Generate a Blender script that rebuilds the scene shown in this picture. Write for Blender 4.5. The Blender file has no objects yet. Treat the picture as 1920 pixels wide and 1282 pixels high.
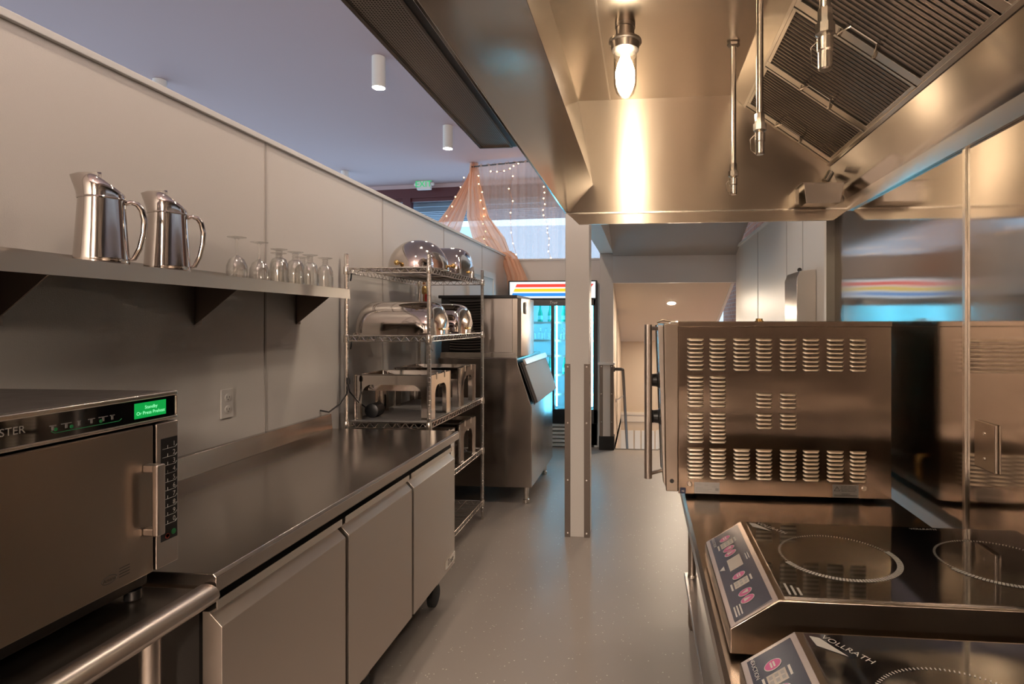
import bpy, math, random
from mathutils import Vector, Matrix
random.seed(7)
PI = math.pi
sc = bpy.context.scene
COL = sc.collection

# ------------------------------------------------------------------ materials
MATS = {}
def new_mat(name):
    m = bpy.data.materials.new(name); m.use_nodes = True
    nt = m.node_tree
    b = nt.nodes.get('Principled BSDF')
    MATS[name] = m
    return m, nt, b
def plain(name, col, rough=0.5, metal=0.0, spec=0.5, emit=None, estr=0.0, noise=0.0, nscale=30, bump=0.0, bscale=200, stretch=None, rvar=0.0, coat=0.0):
    m, nt, b = new_mat(name)
    b.inputs['Base Color'].default_value = (*col, 1)
    b.inputs['Roughness'].default_value = rough
    b.inputs['Metallic'].default_value = metal
    b.inputs['Specular IOR Level'].default_value = spec
    if coat: b.inputs['Coat Weight'].default_value = coat; b.inputs['Coat Roughness'].default_value = 0.05
    if emit:
        b.inputs['Emission Color'].default_value = (*emit, 1)
        b.inputs['Emission Strength'].default_value = estr
    N, L = nt.nodes, nt.links
    tc = N.new('ShaderNodeTexCoord')
    mp = N.new('ShaderNodeMapping'); L.new(tc.outputs['Object'], mp.inputs['Vector'])
    if stretch: mp.inputs['Scale'].default_value = stretch
    if noise > 0:
        n = N.new('ShaderNodeTexNoise'); n.inputs['Scale'].default_value = nscale; n.inputs['Detail'].default_value = 4
        L.new(mp.outputs['Vector'], n.inputs['Vector'])
        mx = N.new('ShaderNodeMix'); mx.data_type = 'RGBA'
        mx.inputs['A'].default_value = (*[c * (1 - noise) for c in col], 1)
        mx.inputs['B'].default_value = (*[min(1, c * (1 + noise)) for c in col], 1)
        L.new(n.outputs['Fac'], mx.inputs['Factor']); L.new(mx.outputs['Result'], b.inputs['Base Color'])
    if rvar > 0:
        n = N.new('ShaderNodeTexNoise'); n.inputs['Scale'].default_value = nscale; n.inputs['Detail'].default_value = 3
        L.new(mp.outputs['Vector'], n.inputs['Vector'])
        mr = N.new('ShaderNodeMapRange'); mr.inputs['To Min'].default_value = max(.02, rough - rvar); mr.inputs['To Max'].default_value = rough + rvar
        L.new(n.outputs['Fac'], mr.inputs['Value']); L.new(mr.outputs['Result'], b.inputs['Roughness'])
    if bump > 0:
        n = N.new('ShaderNodeTexNoise'); n.inputs['Scale'].default_value = bscale; n.inputs['Detail'].default_value = 2
        L.new(mp.outputs['Vector'], n.inputs['Vector'])
        bp = N.new('ShaderNodeBump'); bp.inputs['Strength'].default_value = bump; bp.inputs['Distance'].default_value = 0.002
        L.new(n.outputs['Fac'], bp.inputs['Height']); L.new(bp.outputs['Normal'], b.inputs['Normal'])
    return m
def steel(name, col, rough, grain=(1, 1, 60), rvar=.07, aniso=0.0, axis='Z', rot=0.0, wave=0.0, wavescale=(1, 1, 1), nscale=9):
    m = plain(name, col, rough, 1.0, rvar=rvar, nscale=nscale, stretch=grain)
    nt = m.node_tree; b = nt.nodes.get('Principled BSDF')
    if aniso > 0:
        tg = nt.nodes.new('ShaderNodeCombineXYZ')                    # grain direction of the sheet
        for i_, v_ in enumerate(axis): tg.inputs[i_].default_value = v_
        b.inputs['Anisotropic'].default_value = aniso
        nt.links.new(tg.outputs[0], b.inputs['Tangent'])
    if wave > 0:
        tc = nt.nodes.new('ShaderNodeTexCoord'); mp = nt.nodes.new('ShaderNodeMapping'); mp.inputs['Scale'].default_value = wavescale
        n = nt.nodes.new('ShaderNodeTexNoise'); n.inputs['Scale'].default_value = 1.0; n.inputs['Detail'].default_value = 1.5
        bp = nt.nodes.new('ShaderNodeBump'); bp.inputs['Strength'].default_value = 1.0; bp.inputs['Distance'].default_value = wave
        nt.links.new(tc.outputs['Object'], mp.inputs['Vector']); nt.links.new(mp.outputs['Vector'], n.inputs['Vector'])
        nt.links.new(n.outputs['Fac'], bp.inputs['Height']); nt.links.new(bp.outputs['Normal'], b.inputs['Normal'])
    return m
def emis(name, col, s):
    m, nt, b = new_mat(name)
    b.inputs['Base Color'].default_value = (*[c * .5 for c in col], 1); b.inputs['Emission Color'].default_value = (*col, 1); b.inputs['Emission Strength'].default_value = s
    return m
def clear(name, tint=(1, 1, 1), gloss=0.12, rough=0.02):
    """thin clear glass: transparent with a fresnel sheen"""
    m, nt, b = new_mat(name); N, L = nt.nodes, nt.links
    N.remove(b); out = N.get('Material Output')
    t = N.new('ShaderNodeBsdfTransparent'); t.inputs['Color'].default_value = (*tint, 1)
    g = N.new('ShaderNodeBsdfGlossy'); g.inputs['Roughness'].default_value = rough
    lw = N.new('ShaderNodeLayerWeight'); lw.inputs['Blend'].default_value = .25
    mr = N.new('ShaderNodeMapRange'); mr.inputs['To Min'].default_value = gloss * .35; mr.inputs['To Max'].default_value = min(1, gloss * 4)
    L.new(lw.outputs['Facing'], mr.inputs['Value'])
    mx = N.new('ShaderNodeMixShader'); L.new(mr.outputs['Result'], mx.inputs['Fac'])
    L.new(t.outputs[0], mx.inputs[1]); L.new(g.outputs[0], mx.inputs[2]); L.new(mx.outputs[0], out.inputs['Surface'])
    return m
def sheer(name, col, see):
    m, nt, b = new_mat(name); N, L = nt.nodes, nt.links
    N.remove(b); out = N.get('Material Output')
    t = N.new('ShaderNodeBsdfTransparent'); t.inputs['Color'].default_value = (1, .96, .92, 1)
    d = N.new('ShaderNodeBsdfDiffuse'); d.inputs['Color'].default_value = (*col, 1)
    tl = N.new('ShaderNodeBsdfTranslucent'); tl.inputs['Color'].default_value = (*col, 1)
    m1 = N.new('ShaderNodeMixShader'); m1.inputs['Fac'].default_value = .5
    m2 = N.new('ShaderNodeMixShader'); m2.inputs['Fac'].default_value = 1 - see
    L.new(d.outputs[0], m1.inputs[1]); L.new(tl.outputs[0], m1.inputs[2])
    L.new(t.outputs[0], m2.inputs[1]); L.new(m1.outputs[0], m2.inputs[2]); L.new(m2.outputs[0], out.inputs['Surface'])
    return m

plain('frp', (.68, .635, .585), .38, 0, .45, bump=.35, bscale=260)
plain('white_paint', (.70, .68, .65), .55, bump=.1, bscale=120)
plain('tan_paint', (.62, .53, .43), .6)
plain('ceiling_tint', (.47, .37, .385), .8)  # lavender cast of the mixed light put into the white paint
plain('dark_paint', (.045, .033, .026), .7)
plain('soffit_paint', (.42, .39, .37), .7)
plain('seam', (.42, .38, .35), .5)
def mk_floor():
    m, nt, b = new_mat('floor'); N, L = nt.nodes, nt.links
    tc = N.new('ShaderNodeTexCoord')
    n = N.new('ShaderNodeTexNoise'); n.inputs['Scale'].default_value = 1.3; n.inputs['Detail'].default_value = 5
    mx = N.new('ShaderNodeMix'); mx.data_type = 'RGBA'
    mx.inputs['A'].default_value = (.25, .215, .19, 1); mx.inputs['B'].default_value = (.31, .27, .24, 1)
    v = N.new('ShaderNodeTexVoronoi'); v.inputs['Scale'].default_value = 48; v.inputs['Randomness'].default_value = 1
    cr = N.new('ShaderNodeValToRGB'); cr.color_ramp.elements[0].position = .12; cr.color_ramp.elements[0].color = (1, 1, 1, 1)
    cr.color_ramp.elements[1].position = .16; cr.color_ramp.elements[1].color = (0, 0, 0, 1)
    n2 = N.new('ShaderNodeTexNoise'); n2.inputs['Scale'].default_value = 18
    mm = N.new('ShaderNodeMath'); mm.operation = 'MULTIPLY'
    gt = N.new('ShaderNodeMath'); gt.operation = 'GREATER_THAN'; gt.inputs[1].default_value = .55
    m2 = N.new('ShaderNodeMix'); m2.data_type = 'RGBA'; m2.inputs['B'].default_value = (.62, .58, .53, 1)
    for x in (n, v, n2): L.new(tc.outputs['Object'], x.inputs['Vector'])
    L.new(n.outputs['Fac'], mx.inputs['Factor']); L.new(v.outputs['Distance'], cr.inputs['Fac'])
    L.new(n2.outputs['Fac'], gt.inputs[0]); L.new(gt.outputs[0], mm.inputs[0]); L.new(cr.outputs['Color'], mm.inputs[1])
    L.new(mm.outputs[0], m2.inputs['Factor']); L.new(mx.outputs['Result'], m2.inputs['A']); L.new(m2.outputs['Result'], b.inputs['Base Color'])
    b.inputs['Roughness'].default_value = .42
mk_floor()
def mk_brick():
    m, nt, b = new_mat('brick'); N, L = nt.nodes, nt.links
    tc = N.new('ShaderNodeTexCoord'); mp = N.new('ShaderNodeMapping'); mp.inputs['Rotation'].default_value = (0, PI / 2, 0)
    sx = N.new('ShaderNodeSeparateXYZ'); cx = N.new('ShaderNodeCombineXYZ')
    t = N.new('ShaderNodeTexBrick'); t.inputs['Scale'].default_value = 4.5
    t.inputs['Color1'].default_value = (.30, .13, .08, 1); t.inputs['Color2'].default_value = (.40, .20, .12, 1); t.inputs['Mortar'].default_value = (.35, .30, .26, 1)
    L.new(tc.outputs['Object'], sx.inputs[0]); L.new(sx.outputs['Y'], cx.inputs['X']); L.new(sx.outputs['Z'], cx.inputs['Y'])
    L.new(cx.outputs[0], t.inputs['Vector']); L.new(t.outputs['Color'], b.inputs['Base Color']); b.inputs['Roughness'].default_value = .85
mk_brick()
steel('steel_counter', (.48, .43, .385), .20, (3, 30, 3), .025, wave=.004, wavescale=(3, 2, 3))
steel('steel_door', (.60, .54, .485), .40, (1, 1, 20), .02)
steel('steel_dark', (.38, .33, .285), .30, (1, 1, 20), .03)
steel('steel_micro', (.38, .315, .26), .34, (1, 1, 20), .02, aniso=.75, axis=(0, 0, 1))
steel('steel_table', (.48, .41, .345), .24, (1, 8, 1), .03, wave=.002, wavescale=(6, 3, 3))
steel('steel_hood', (.50, .44, .375), .26, (1, 1, 1), .02, wave=.003, wavescale=(2, 2, 2))
steel('steel_hood_end', (.48, .42, .355), .30, (1, 1, 1), .015, aniso=.9, axis=(0, 0, 1), wave=.0015, wavescale=(5, 1, 1))
steel('steel_hood_front', (.48, .45, .43), .13, (1, 1, 1), .02, wave=.004, wavescale=(2, 1.2, 2))
steel('steel_wall', (.54, .49, .445), .10, (1, 1, 1), .005, aniso=.92, axis=(0, 1, 0), wave=.0012, wavescale=(.8, .5, 5))
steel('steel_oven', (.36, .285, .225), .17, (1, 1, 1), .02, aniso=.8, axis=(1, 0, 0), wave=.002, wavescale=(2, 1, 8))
steel('steel_louver_lit', (.80, .70, .58), .42, (1, 1, 1), .02)  # oven steel made paler: light from above put into the louver colour
steel('steel_bin', (.40, .35, .31), .22, (1, 1, 1), .03, aniso=.8, axis=(0, 0, 1), wave=.003, wavescale=(4, 4, .6))
steel('steel_filter', (.24, .205, .18), .22, (1, 1, 1), .03)
steel('steel_bright', (.70, .65, .59), .24, (1, 1, 1), .03)
steel('steel_polished', (.58, .53, .49), .07, (1, 1, 1), .02, wave=.002, wavescale=(4, 4, 4))
steel('steel_brushed', (.52, .47, .43), .32, (1, 1, 1), .02)
steel('chrome', (.62, .59, .56), .18, (1, 1, 1), .03)
steel('steel_shelf', (.52, .49, .46), .30, (1, 1, 1), .02, wave=.003, wavescale=(3, 3, 3))
plain('brass', (.62, .42, .17), .25, 1)
plain('copper', (.60, .30, .16), .3, 1)
plain('bin_door', (.07, .062, .056), .5)
plain('black_plastic', (.012, .012, .013), .35)
plain('black_gloss', (.006, .006, .007), .05, coat=1)
MATS['black_gloss'].node_tree.nodes['Principled BSDF'].inputs['Coat IOR'].default_value = 2.0
plain('black_matte', (.010, .009, .009), .7)
plain('bracket_steel', (.18, .15, .13), .42, 1)
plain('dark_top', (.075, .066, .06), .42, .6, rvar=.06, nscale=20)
plain('white_plastic', (.66, .62, .58), .4)
plain('offwhite', (.72, .66, .58), .5)
plain('red_plastic', (.55, .03, .03), .35)
plain('rubber', (.02, .02, .02), .8)
plain('grey_slat', (.60, .60, .58), .5)
plain('frame_red', (.085, .018, .02), .45)
plain('panel_blue', (.010, .012, .032), .22)
plain('pink', (.62, .10, .28), .3)
plain('cream', (.58, .52, .44), .4)
plain('print_bright', (.95, .92, .86), .5)
plain('print_white', (.72, .68, .62), .5)
plain('print_grey', (.42, .40, .38), .5)
plain('print_black', (.03, .028, .026), .5)
plain('print_green', (.04, .45, .14), .4)
plain('print_red', (.40, .06, .04), .5)
plain('badge_blue', (.02, .03, .08), .3)
plain('rail_dark', (.10, .095, .09), .45, .6)
plain('perforated', (.22, .20, .19), .35, 1)
plain('sign_white', (.75, .75, .73), .4)
plain('bottle_green', (.03, .42, .28), .15)
plain('bottle_label', (.35, .75, .75), .5)
plain('bottle_cap', (.55, .5, .3), .4)
plain('awning', (.36, .40, .46), .7)
plain('facade', (.55, .58, .62), .8)
plain('liner', (.26, .25, .24), .45, .3)
plain('fridge_white', (.72, .76, .78), .4)
plain('steel_liner', (.6, .62, .64), .35, .2)
clear('glass', (.97, .97, .96), .22)
clear('jar_glass', (.96, .93, .88), .22)
clear('window_glass', (.86, .95, 1.0), .06)
clear('door_glass', (.80, .95, 1.0), .05)
sheer('sheer', (.90, .62, .48), .55)
sheer('drape', (.92, .60, .42), .16)
emis('bulb_hot', (1, .82, .60), 66)
emis('downlight', (1, .82, .64), 165)
emis('work_light', (1, .82, .62), 420)
emis('fill_globe', (1, .82, .67), 140)
emis('fairy', (1, .58, .22), 11)
emis('lcd', (.0, .50, .08), .28)
emis('lcd_text', (.35, 1, .55), .5)
emis('exit_green', (.02, .75, .22), .26)
emis('cooler_tube', (.22, .74, 1), 13)
emis('header_white', (.80, .92, 1), .48)
emis('header_red', (.85, .06, .04), .45)
emis('header_yellow', (.85, .62, .03), .45)
emis('header_blue', (.02, .26, .80), .45)
def mk_perf():
    m = MATS['perforated']; nt = m.node_tree; N, L = nt.nodes, nt.links; b = N.get('Principled BSDF')
    tc = N.new('ShaderNodeTexCoord'); mp = N.new('ShaderNodeMapping'); mp.inputs['Scale'].default_value = (120, 120, 120)
    v = N.new('ShaderNodeTexVoronoi'); v.inputs['Scale'].default_value = 1; v.inputs['Randomness'].default_value = 0; v.voronoi_dimensions = '2D'
    lt = N.new('ShaderNodeMath'); lt.operation = 'LESS_THAN'; lt.inputs[1].default_value = .30
    mx = N.new('ShaderNodeMix'); mx.data_type = 'RGBA'; mx.inputs['A'].default_value = (.42, .38, .35, 1); mx.inputs['B'].default_value = (.01, .01, .01, 1)
    L.new(tc.outputs['Object'], mp.inputs['Vector']); L.new(mp.outputs['Vector'], v.inputs['Vector'])
    L.new(v.outputs['Distance'], lt.inputs[0]); L.new(lt.outputs[0], mx.inputs['Factor']); L.new(mx.outputs['Result'], b.inputs['Base Color'])
mk_perf()
def mk_tubs(nm, axis_scale):
    pass

# ------------------------------------------------------------------ mesh builder
OFF = {}
class MB:
    def __init__(s): s.v = []; s.f = []; s.M = None
    def add(s, vs, fs):
        b = len(s.v)
        for p in vs:
            p = Vector(p); s.v.append(s.M @ p if s.M else p)
        s.f += [tuple(b + i for i in f) for f in fs]
        return s
    def box(s, x0, x1, y0, y1, z0, z1):
        x0, x1 = sorted((x0, x1)); y0, y1 = sorted((y0, y1)); z0, z1 = sorted((z0, z1))
        return s.add([(x0,y0,z0),(x1,y0,z0),(x1,y1,z0),(x0,y1,z0),(x0,y0,z1),(x1,y0,z1),(x1,y1,z1),(x0,y1,z1)],
                     [(0,3,2,1),(4,5,6,7),(0,1,5,4),(1,2,6,5),(2,3,7,6),(3,0,4,7)])
    def prism(s, pts, axis, a, b):
        """2D polygon extruded along an axis; pts are (x,z) for Y, (y,z) for X, (x,y) for Z"""
        def mk(p, t):
            return {'Y': (p[0], t, p[1]), 'X': (t, p[0], p[1]), 'Z': (p[0], p[1], t)}[axis]
        n = len(pts); ar = sum(pts[i][0]*pts[(i+1)%n][1] - pts[(i+1)%n][0]*pts[i][1] for i in range(n))
        P = list(pts) if (ar > 0) else list(pts)[::-1]
        if axis == 'Y': P = P[::-1]
        lo, hi = min(a, b), max(a, b)
        vs = [mk(p, lo) for p in P] + [mk(p, hi) for p in P]
        fs = [tuple(range(n))[::-1], tuple(range(n, 2*n))] + [(i, (i+1) % n, n+(i+1) % n, n+i) for i in range(n)]
        return s.add(vs, fs)
    def tube(s, path, r, n=8, cap=True):
        path = [Vector(p) for p in path]; rs = r if isinstance(r, (list, tuple)) else [r] * len(path)
        vs, fs = [], []; up = None
        for i, p in enumerate(path):
            t = (path[min(i+1, len(path)-1)] - path[max(i-1, 0)]).normalized()
            if up is None:
                up = Vector((0, 0, 1)) if abs(t.z) < .9 else Vector((1, 0, 0))
            u = (up - t * up.dot(t)).normalized(); w = t.cross(u); up = u
            for k in range(n):
                a = 2 * PI * k / n; vs.append(p + (u * math.cos(a) + w * math.sin(a)) * rs[i])
        for i in range(len(path) - 1):
            for k in range(n):
                fs.append((i*n+k, i*n+(k+1) % n, (i+1)*n+(k+1) % n, (i+1)*n+k))
        if cap:
            fs.append(tuple(range(n))[::-1]); fs.append(tuple((len(path)-1)*n+k for k in range(n)))
        return s.add(vs, fs)
    def lathe(s, prof, c=(0, 0, 0), n=24, axis='Z', closed=True):
        vs, fs = [], []
        for r, z in prof:
            for k in range(n):
                a = 2 * PI * k / n; x, y = r * math.cos(a), r * math.sin(a)
                p = {'Z': (x, y, z), 'X': (z, x, y), 'Y': (y, z, x)}[axis]
                vs.append((p[0]+c[0], p[1]+c[1], p[2]+c[2]))
        m = len(prof)
        for i in range(m - 1):
            for k in range(n):
                fs.append((i*n+k, i*n+(k+1) % n, (i+1)*n+(k+1) % n, (i+1)*n+k))
        if closed:
            fs.append(tuple(range(n))[::-1]); fs.append(tuple((m-1)*n+k for k in range(n)))
        return s.add(vs, fs)
    def ball(s, c, r, n=12, m=8, sz=1.0):
        return s.lathe([(max(1e-4, r*math.sin(PI*i/m)), -r*sz*math.cos(PI*i/m)) for i in range(m+1)], c, n)
    def quad(s, a, b, c, d): return s.add([a, b, c, d], [(0, 1, 2, 3)])
    def text(s, string, size, origin, u, v, align='CENTER', lift=0.0, shear=0.0):
        me = text_mesh(string, align, shear); u = Vector(u).normalized(); v = Vector(v).normalized(); o = Vector(origin) + u.cross(v) * lift
        return s.add([o + u * (p.co.x * size) + v * (p.co.y * size) for p in me.vertices], [tuple(f.vertices) for f in me.polygons])
    def build(s, name, mat, parent=None, bev=0.0, smooth=None, seg=2, ang=32):
        off = OFF.get(parent.name, Vector((0, 0, 0))) if parent else Vector((0, 0, 0))
        me = bpy.data.meshes.new(name)
        me.from_pydata([tuple(p - off) for p in s.v], [], s.f); me.update()
        me.materials.append(MATS[mat])
        o = bpy.data.objects.new(name, me); COL.objects.link(o)
        if parent: o.parent = parent; OFF[o.name] = off
        else: OFF[o.name] = off
        if smooth is None: smooth = True
        if smooth:
            me.polygons.foreach_set('use_smooth', [True] * len(me.polygons)); me.set_sharp_from_angle(angle=math.radians(ang))
        if bev > 0:
            md = o.modifiers.new('edge', 'BEVEL'); md.width = bev; md.segments = seg; md.limit_method = 'ANGLE'; md.angle_limit = math.radians(40); md.harden_normals = True
        return o
_tm = {}
def text_mesh(string, align, shear):
    k = (string, align, shear)
    if k not in _tm:
        cu = bpy.data.curves.new('t', 'FONT'); cu.body = string; cu.align_x = align; cu.shear = shear; cu.resolution_u = 3
        o = bpy.data.objects.new('t', cu); COL.objects.link(o)
        dg = bpy.context.evaluated_depsgraph_get(); dg.update()
        me = bpy.data.meshes.new_from_object(o.evaluated_get(dg)); _tm[k] = me
        bpy.data.objects.remove(o); bpy.data.curves.remove(cu)
    return _tm[k]
def tag(o, label, cat, group=None, kind=None):
    o['label'] = label
    if cat: o['category'] = cat
    if group: o['group'] = group
    if kind: o['kind'] = kind
    return o
def thing(name, label, cat, loc, group=None):
    o = bpy.data.objects.new(name, None); COL.objects.link(o); o.location = loc; o.empty_display_size = .05
    OFF[o.name] = Vector(loc)
    return tag(o, label, cat, group)
def struct(name, mb, mat, label=None, bev=0, parent=None):
    o = mb.build(name, mat, parent, bev)
    if parent is None: o['kind'] = 'structure'
    if label: o['label'] = label
    return o
def dup(root, loc, label, rotz=None):
    r = root.copy(); COL.objects.link(r); r.location = loc; r['label'] = label
    if rotz is not None: r.rotation_euler = (0, 0, rotz)
    for ch in list(root.children):
        c = ch.copy(); COL.objects.link(c); c.parent = r
        for g in ch.children:
            d = g.copy(); COL.objects.link(d); d.parent = c
    return r

# ------------------------------------------------------------------ room shell
b = MB(); b.box(-9, 1.3, -3, 6.83, -.1, 0).box(-9, -.345, 6.83, 11, -.1, 0)
struct('floor', b, 'floor', 'grey speckled resin floor')
struct('ceiling', MB().box(-9, 4, -3, 11, 4.0, 4.1), 'ceiling_tint', 'high white ceiling tinted lavender for the mixed light on it')
struct('wall_left', MB().box(-1.9, -1.75, -3, 7.85, 0, 2.335), 'frp', 'white textured half-height wall on the left')
struct('wall_back', MB().box(-1.75, -.345, 7.7, 7.85, 0, 2.335), 'frp', 'white half-height wall behind the glass-door cooler')
struct('wall_front', MB().box(-9, 4, -3.1, -3, 0, 4), 'dark_paint', 'dark wall behind the viewer')
k = 1
def trim(mb, mat, label, bev=0.003):
    global k
    o = struct('trim_%d' % k, mb, mat, label, bev); k += 1; return o
trim(MB().box(-1.925, -1.735, -3, 7.7, 2.335, 2.36), 'white_paint', 'white cap along the top of the left half wall')
trim(MB().box(-1.735, -.345, 7.685, 7.87, 2.335, 2.36), 'white_paint', 'white cap along the top of the back half wall')
for y in (1.31, 2.525, 3.739, 4.945, 6.16):
    trim(MB().box(-1.75, -1.747, y - .006, y + .006, 0, 2.335), 'seam', None, .0005)
# door on the left wall near the back
d1 = struct('door_1', MB().box(-1.75, -1.735, 5.70, 6.56, 0, 2.0), 'white_paint', 'white door in the left wall behind the ice machine')
b = MB().box(-1.75, -1.722, 5.62, 5.70, 0, 2.07).box(-1.75, -1.722, 6.56, 6.64, 0, 2.07).box(-1.75, -1.722, 5.70, 6.56, 2.0, 2.07)
b.build('door_frame', 'white_paint', d1, .002)
# right side
struct('wall_right', MB().box(.9, 1.2, -3, 2.813, 0, 2.66), 'steel_wall', 'stainless steel clad wall beside the prep table')
trim(MB().box(.893, .9, 1.698, 1.712, .0, 2.0), 'steel_bright', 'bright joint strip on the steel wall', .001)
trim(MB().box(.862, .94, 2.815, 2.85, 0, 2.3), 'offwhite', 'pale post at the end of the steel wall')
struct('wall_right_rear', MB().box(1.06, 1.2, 2.85, 6.707, 0, 2.335), 'frp', 'white panelled half wall beside the stairs')
trim(MB().box(1.04, 1.22, 2.85, 6.707, 2.335, 2.36), 'white_paint', 'white cap on the right half wall')
for y in (5.45, 4.38, 3.95):
    trim(MB().box(1.057, 1.06, y - .006, y + .006, 0, 2.335), 'seam', None, .0005)
struct('wall_brick', MB().box(1.28, 1.45, 2.86, 9.35, -1.6, 4.0), 'brick', 'old brick wall beyond the stairs')
struct('wall_header', MB().box(-.345, 1.06, 6.71, 6.82, 1.958, 2.27), 'white_paint', 'white header over the stair opening')
b = MB(); p0, p1 = (6.71, 2.27), (3.6, 3.2)
b.prism([p0, p1, (p1[0], p1[1] + .08), (p0[0] + .11, p0[1] + .08)], 'X', -.345, 1.06)
struct('ceiling_stair_upper', b, 'soffit_paint', 'sloping soffit under the upper flight')
b = MB().prism([(6.82, 1.97), (9.2, 1.194), (9.2, 1.27), (6.82, 2.05)], 'X', -.345, 1.03)
struct('ceiling_stair_lower', b, 'tan_paint', 'tan sloping ceiling over the stairs')
struct('trim_50', MB().prism([(6.82, 1.95), (9.2, 1.174), (9.2, 1.27), (6.82, 2.05)], 'X', 1.03, 1.06), 'white_paint')
struct('wall_stair_left', MB().box(-.445, -.345, 6.9, 9.3, -1.6, 2.3), 'tan_paint', 'pale wall on the left of the stairs')
sb = struct('wall_stair_back', MB().box(-.345, 1.28, 9.2, 9.35, -1.6, 1.3), 'tan_paint', 'tan wall at the foot of the stairs')
MB().box(-.345, 1.28, 9.165, 9.2, .03, .075).box(-.345, 1.28, 9.18, 9.2, -.08, .03).build('chair_rail', 'offwhite', sb, .004)
b = MB()
for i in range(14): b.box(-.345 + i * .11, -.345 + i * .11 + .085, 9.185, 9.2, -1.2, -.22)
b.build('panelling', 'sign_white', sb, .003)
b = MB()
for i in range(6): b.box(-.345, 1.06, 6.83 + i * .27, 7.1 + i * .27, -1.5, -.18 - i * .19)
struct('floor_stairs', b, 'tan_paint', 'steps going down behind the floor edge')
trim(MB().box(-.345, 1.06, 6.80, 6.835, -.03, .004), 'rail_dark', 'dark nosing at the top of the stairs', .001)

# columns and beam
def column(x0, x1, y0, y1, ztop, lab, guard, t0):
    c = struct('column', MB().box(x0, x1, y0, y1, t0, ztop), 'frp', lab, .004)
    for sgn in (0, 1):
        xa = x0 if sgn == 0 else x1; dx = .036 if sgn == 0 else -.036; ox = -.004 if sgn == 0 else .004
        g = MB().box(xa + ox, xa + dx, y0 - .004, y0, t0, guard).box(xa + ox, xa, y0, y0 + .036, t0, guard).build('corner_guard', 'bracket_steel', c, .001)
        g['label'] = 'brushed steel corner guard'
        s = MB()
        for z in (.03, guard * .33, guard * .66, guard - .02):
            if z > t0: s.lathe([(.006, 0), (.005, .002), (.001, .003)], (xa + dx * .5, y0 - .007, z), 10, 'Y')
        s.build('screw', 'steel_bright', g)
    return c
column(-.539, -.371, 3.998, 4.166, 2.62, 'square white post with steel corner guards in the middle of the aisle', 1.209, 0)
c2 = column(-.502, -.343, 6.76, 6.9, 2.31, 'white post with dark foot beside the stair opening', 1.0, .0)
MB().box(-.525, -.325, 6.735, 6.9, 1.0, 1.025).build('ledge', 'white_paint', c2, .003)
MB().box(-.512, -.333, 6.748, 6.9, 0, .16).build('boot', 'black_matte', c2, .002)
struct('trim_51', MB().box(-.50, -.345, 4.166, 6.9, 2.31, 2.62), 'white_paint', 'white beam running back from the post')

# ------------------------------------------------------------------ far windows (slightly angled shopfront)
th = math.atan(-.08)
def SF(x, dy, z): return (x, 10.07 - .08 * (x + 3.337) + dy, z)
def sfbox(mb, x0, x1, d0, d1, z0, z1):
    vs = [SF(x0,d0,z0),SF(x1,d0,z0),SF(x1,d1,z0),SF(x0,d1,z0),SF(x0,d0,z1),SF(x1,d0,z1),SF(x1,d1,z1),SF(x0,d1,z1)]
    mb.add(vs, [(0,3,2,1),(4,5,6,7),(0,1,5,4),(1,2,6,5),(2,3,7,6),(3,0,4,7)])
for i, (xa, xb) in enumerate([(-8.6, -6.5), (-6.5, -4.29), (-4.29, -1.2), (-1.2, .3)]):
    f = MB(); sfbox(f, xa, xb, 0, .14, 3.76, 4.0); sfbox(f, xa, xa + .075, 0, .14, .5, 3.76); sfbox(f, xb - .075, xb, 0, .14, .5, 3.76); sfbox(f, xa, xb, 0, .14, .3, .5)
    sfbox(f, xa + .075, xb - .075, .03, .1, 3.70, 3.76)
    w = struct('window_%d' % (i + 1), f, 'frame_red')
    g = MB(); sfbox(g, xa + .07, xb - .07, .06, .068, .5, 3.74); g.build('pane', 'window_glass', w)
b = MB(); sfbox(b, -9, .6, 0, .14, 0, .3); struct('wall_shopfront', b, 'white_paint')
b = MB(); sfbox(b, -9, 1, -.02, .02, 3.93, 4.0); trim(b, 'ceiling_tint', 'pale moulding above the shopfront')
# outside: awning soffit and building across the street
b = MB(); sfbox(b, -9, 2, .3, 1.6, 3.66, 3.86)
for i in range(7): sfbox(b, -9, 2, .4 + i * .17, .46 + i * .17, 3.58, 3.66)
o = b.build('awning', 'awning'); tag(o, 'blue grey slatted awning outside the shopfront windows', 'awning')
b = MB(); b.box(-14, 4, 20, 21, -1, 4.9); o = b.build('building', 'facade'); tag(o, 'pale building seen through the far windows', 'building')
# exit sign
t = thing('exit_sign', 'green lettered exit sign hung under the ceiling before the red window frame', 'sign', (-3.86, 9.9, 3.85))
M0 = Matrix.Translation((-3.86, 9.9, 3.85)) @ Matrix.Rotation(th, 4, 'Z')
b = MB(); b.M = M0; b.box(-.13, .13, -.03, .03, 0, .20).box(-.05, .05, -.02, .02, .2, .215); b.build('sign_box', 'sign_white', t, .006)
b = MB(); b.M = M0; b.text('EXIT', .155, (0, -.032, .045), (1, 0, 0), (0, 0, 1)); b.build('lettering', 'exit_green', t)
b = MB(); b.M = M0
for sx in (-1, 1): b.ball((sx * .16, 0, .1), .032, 10, 6); b.tube([(sx * .12, 0, .1), (sx * .16, 0, .1)], .01, 6)
b.build('lamp_pair', 'sign_white', t)
b = MB(); b.M = M0; b.box(-.01, .01, -.01, .01, .21, .16); b.build('stem', 'sign_white', t)

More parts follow.
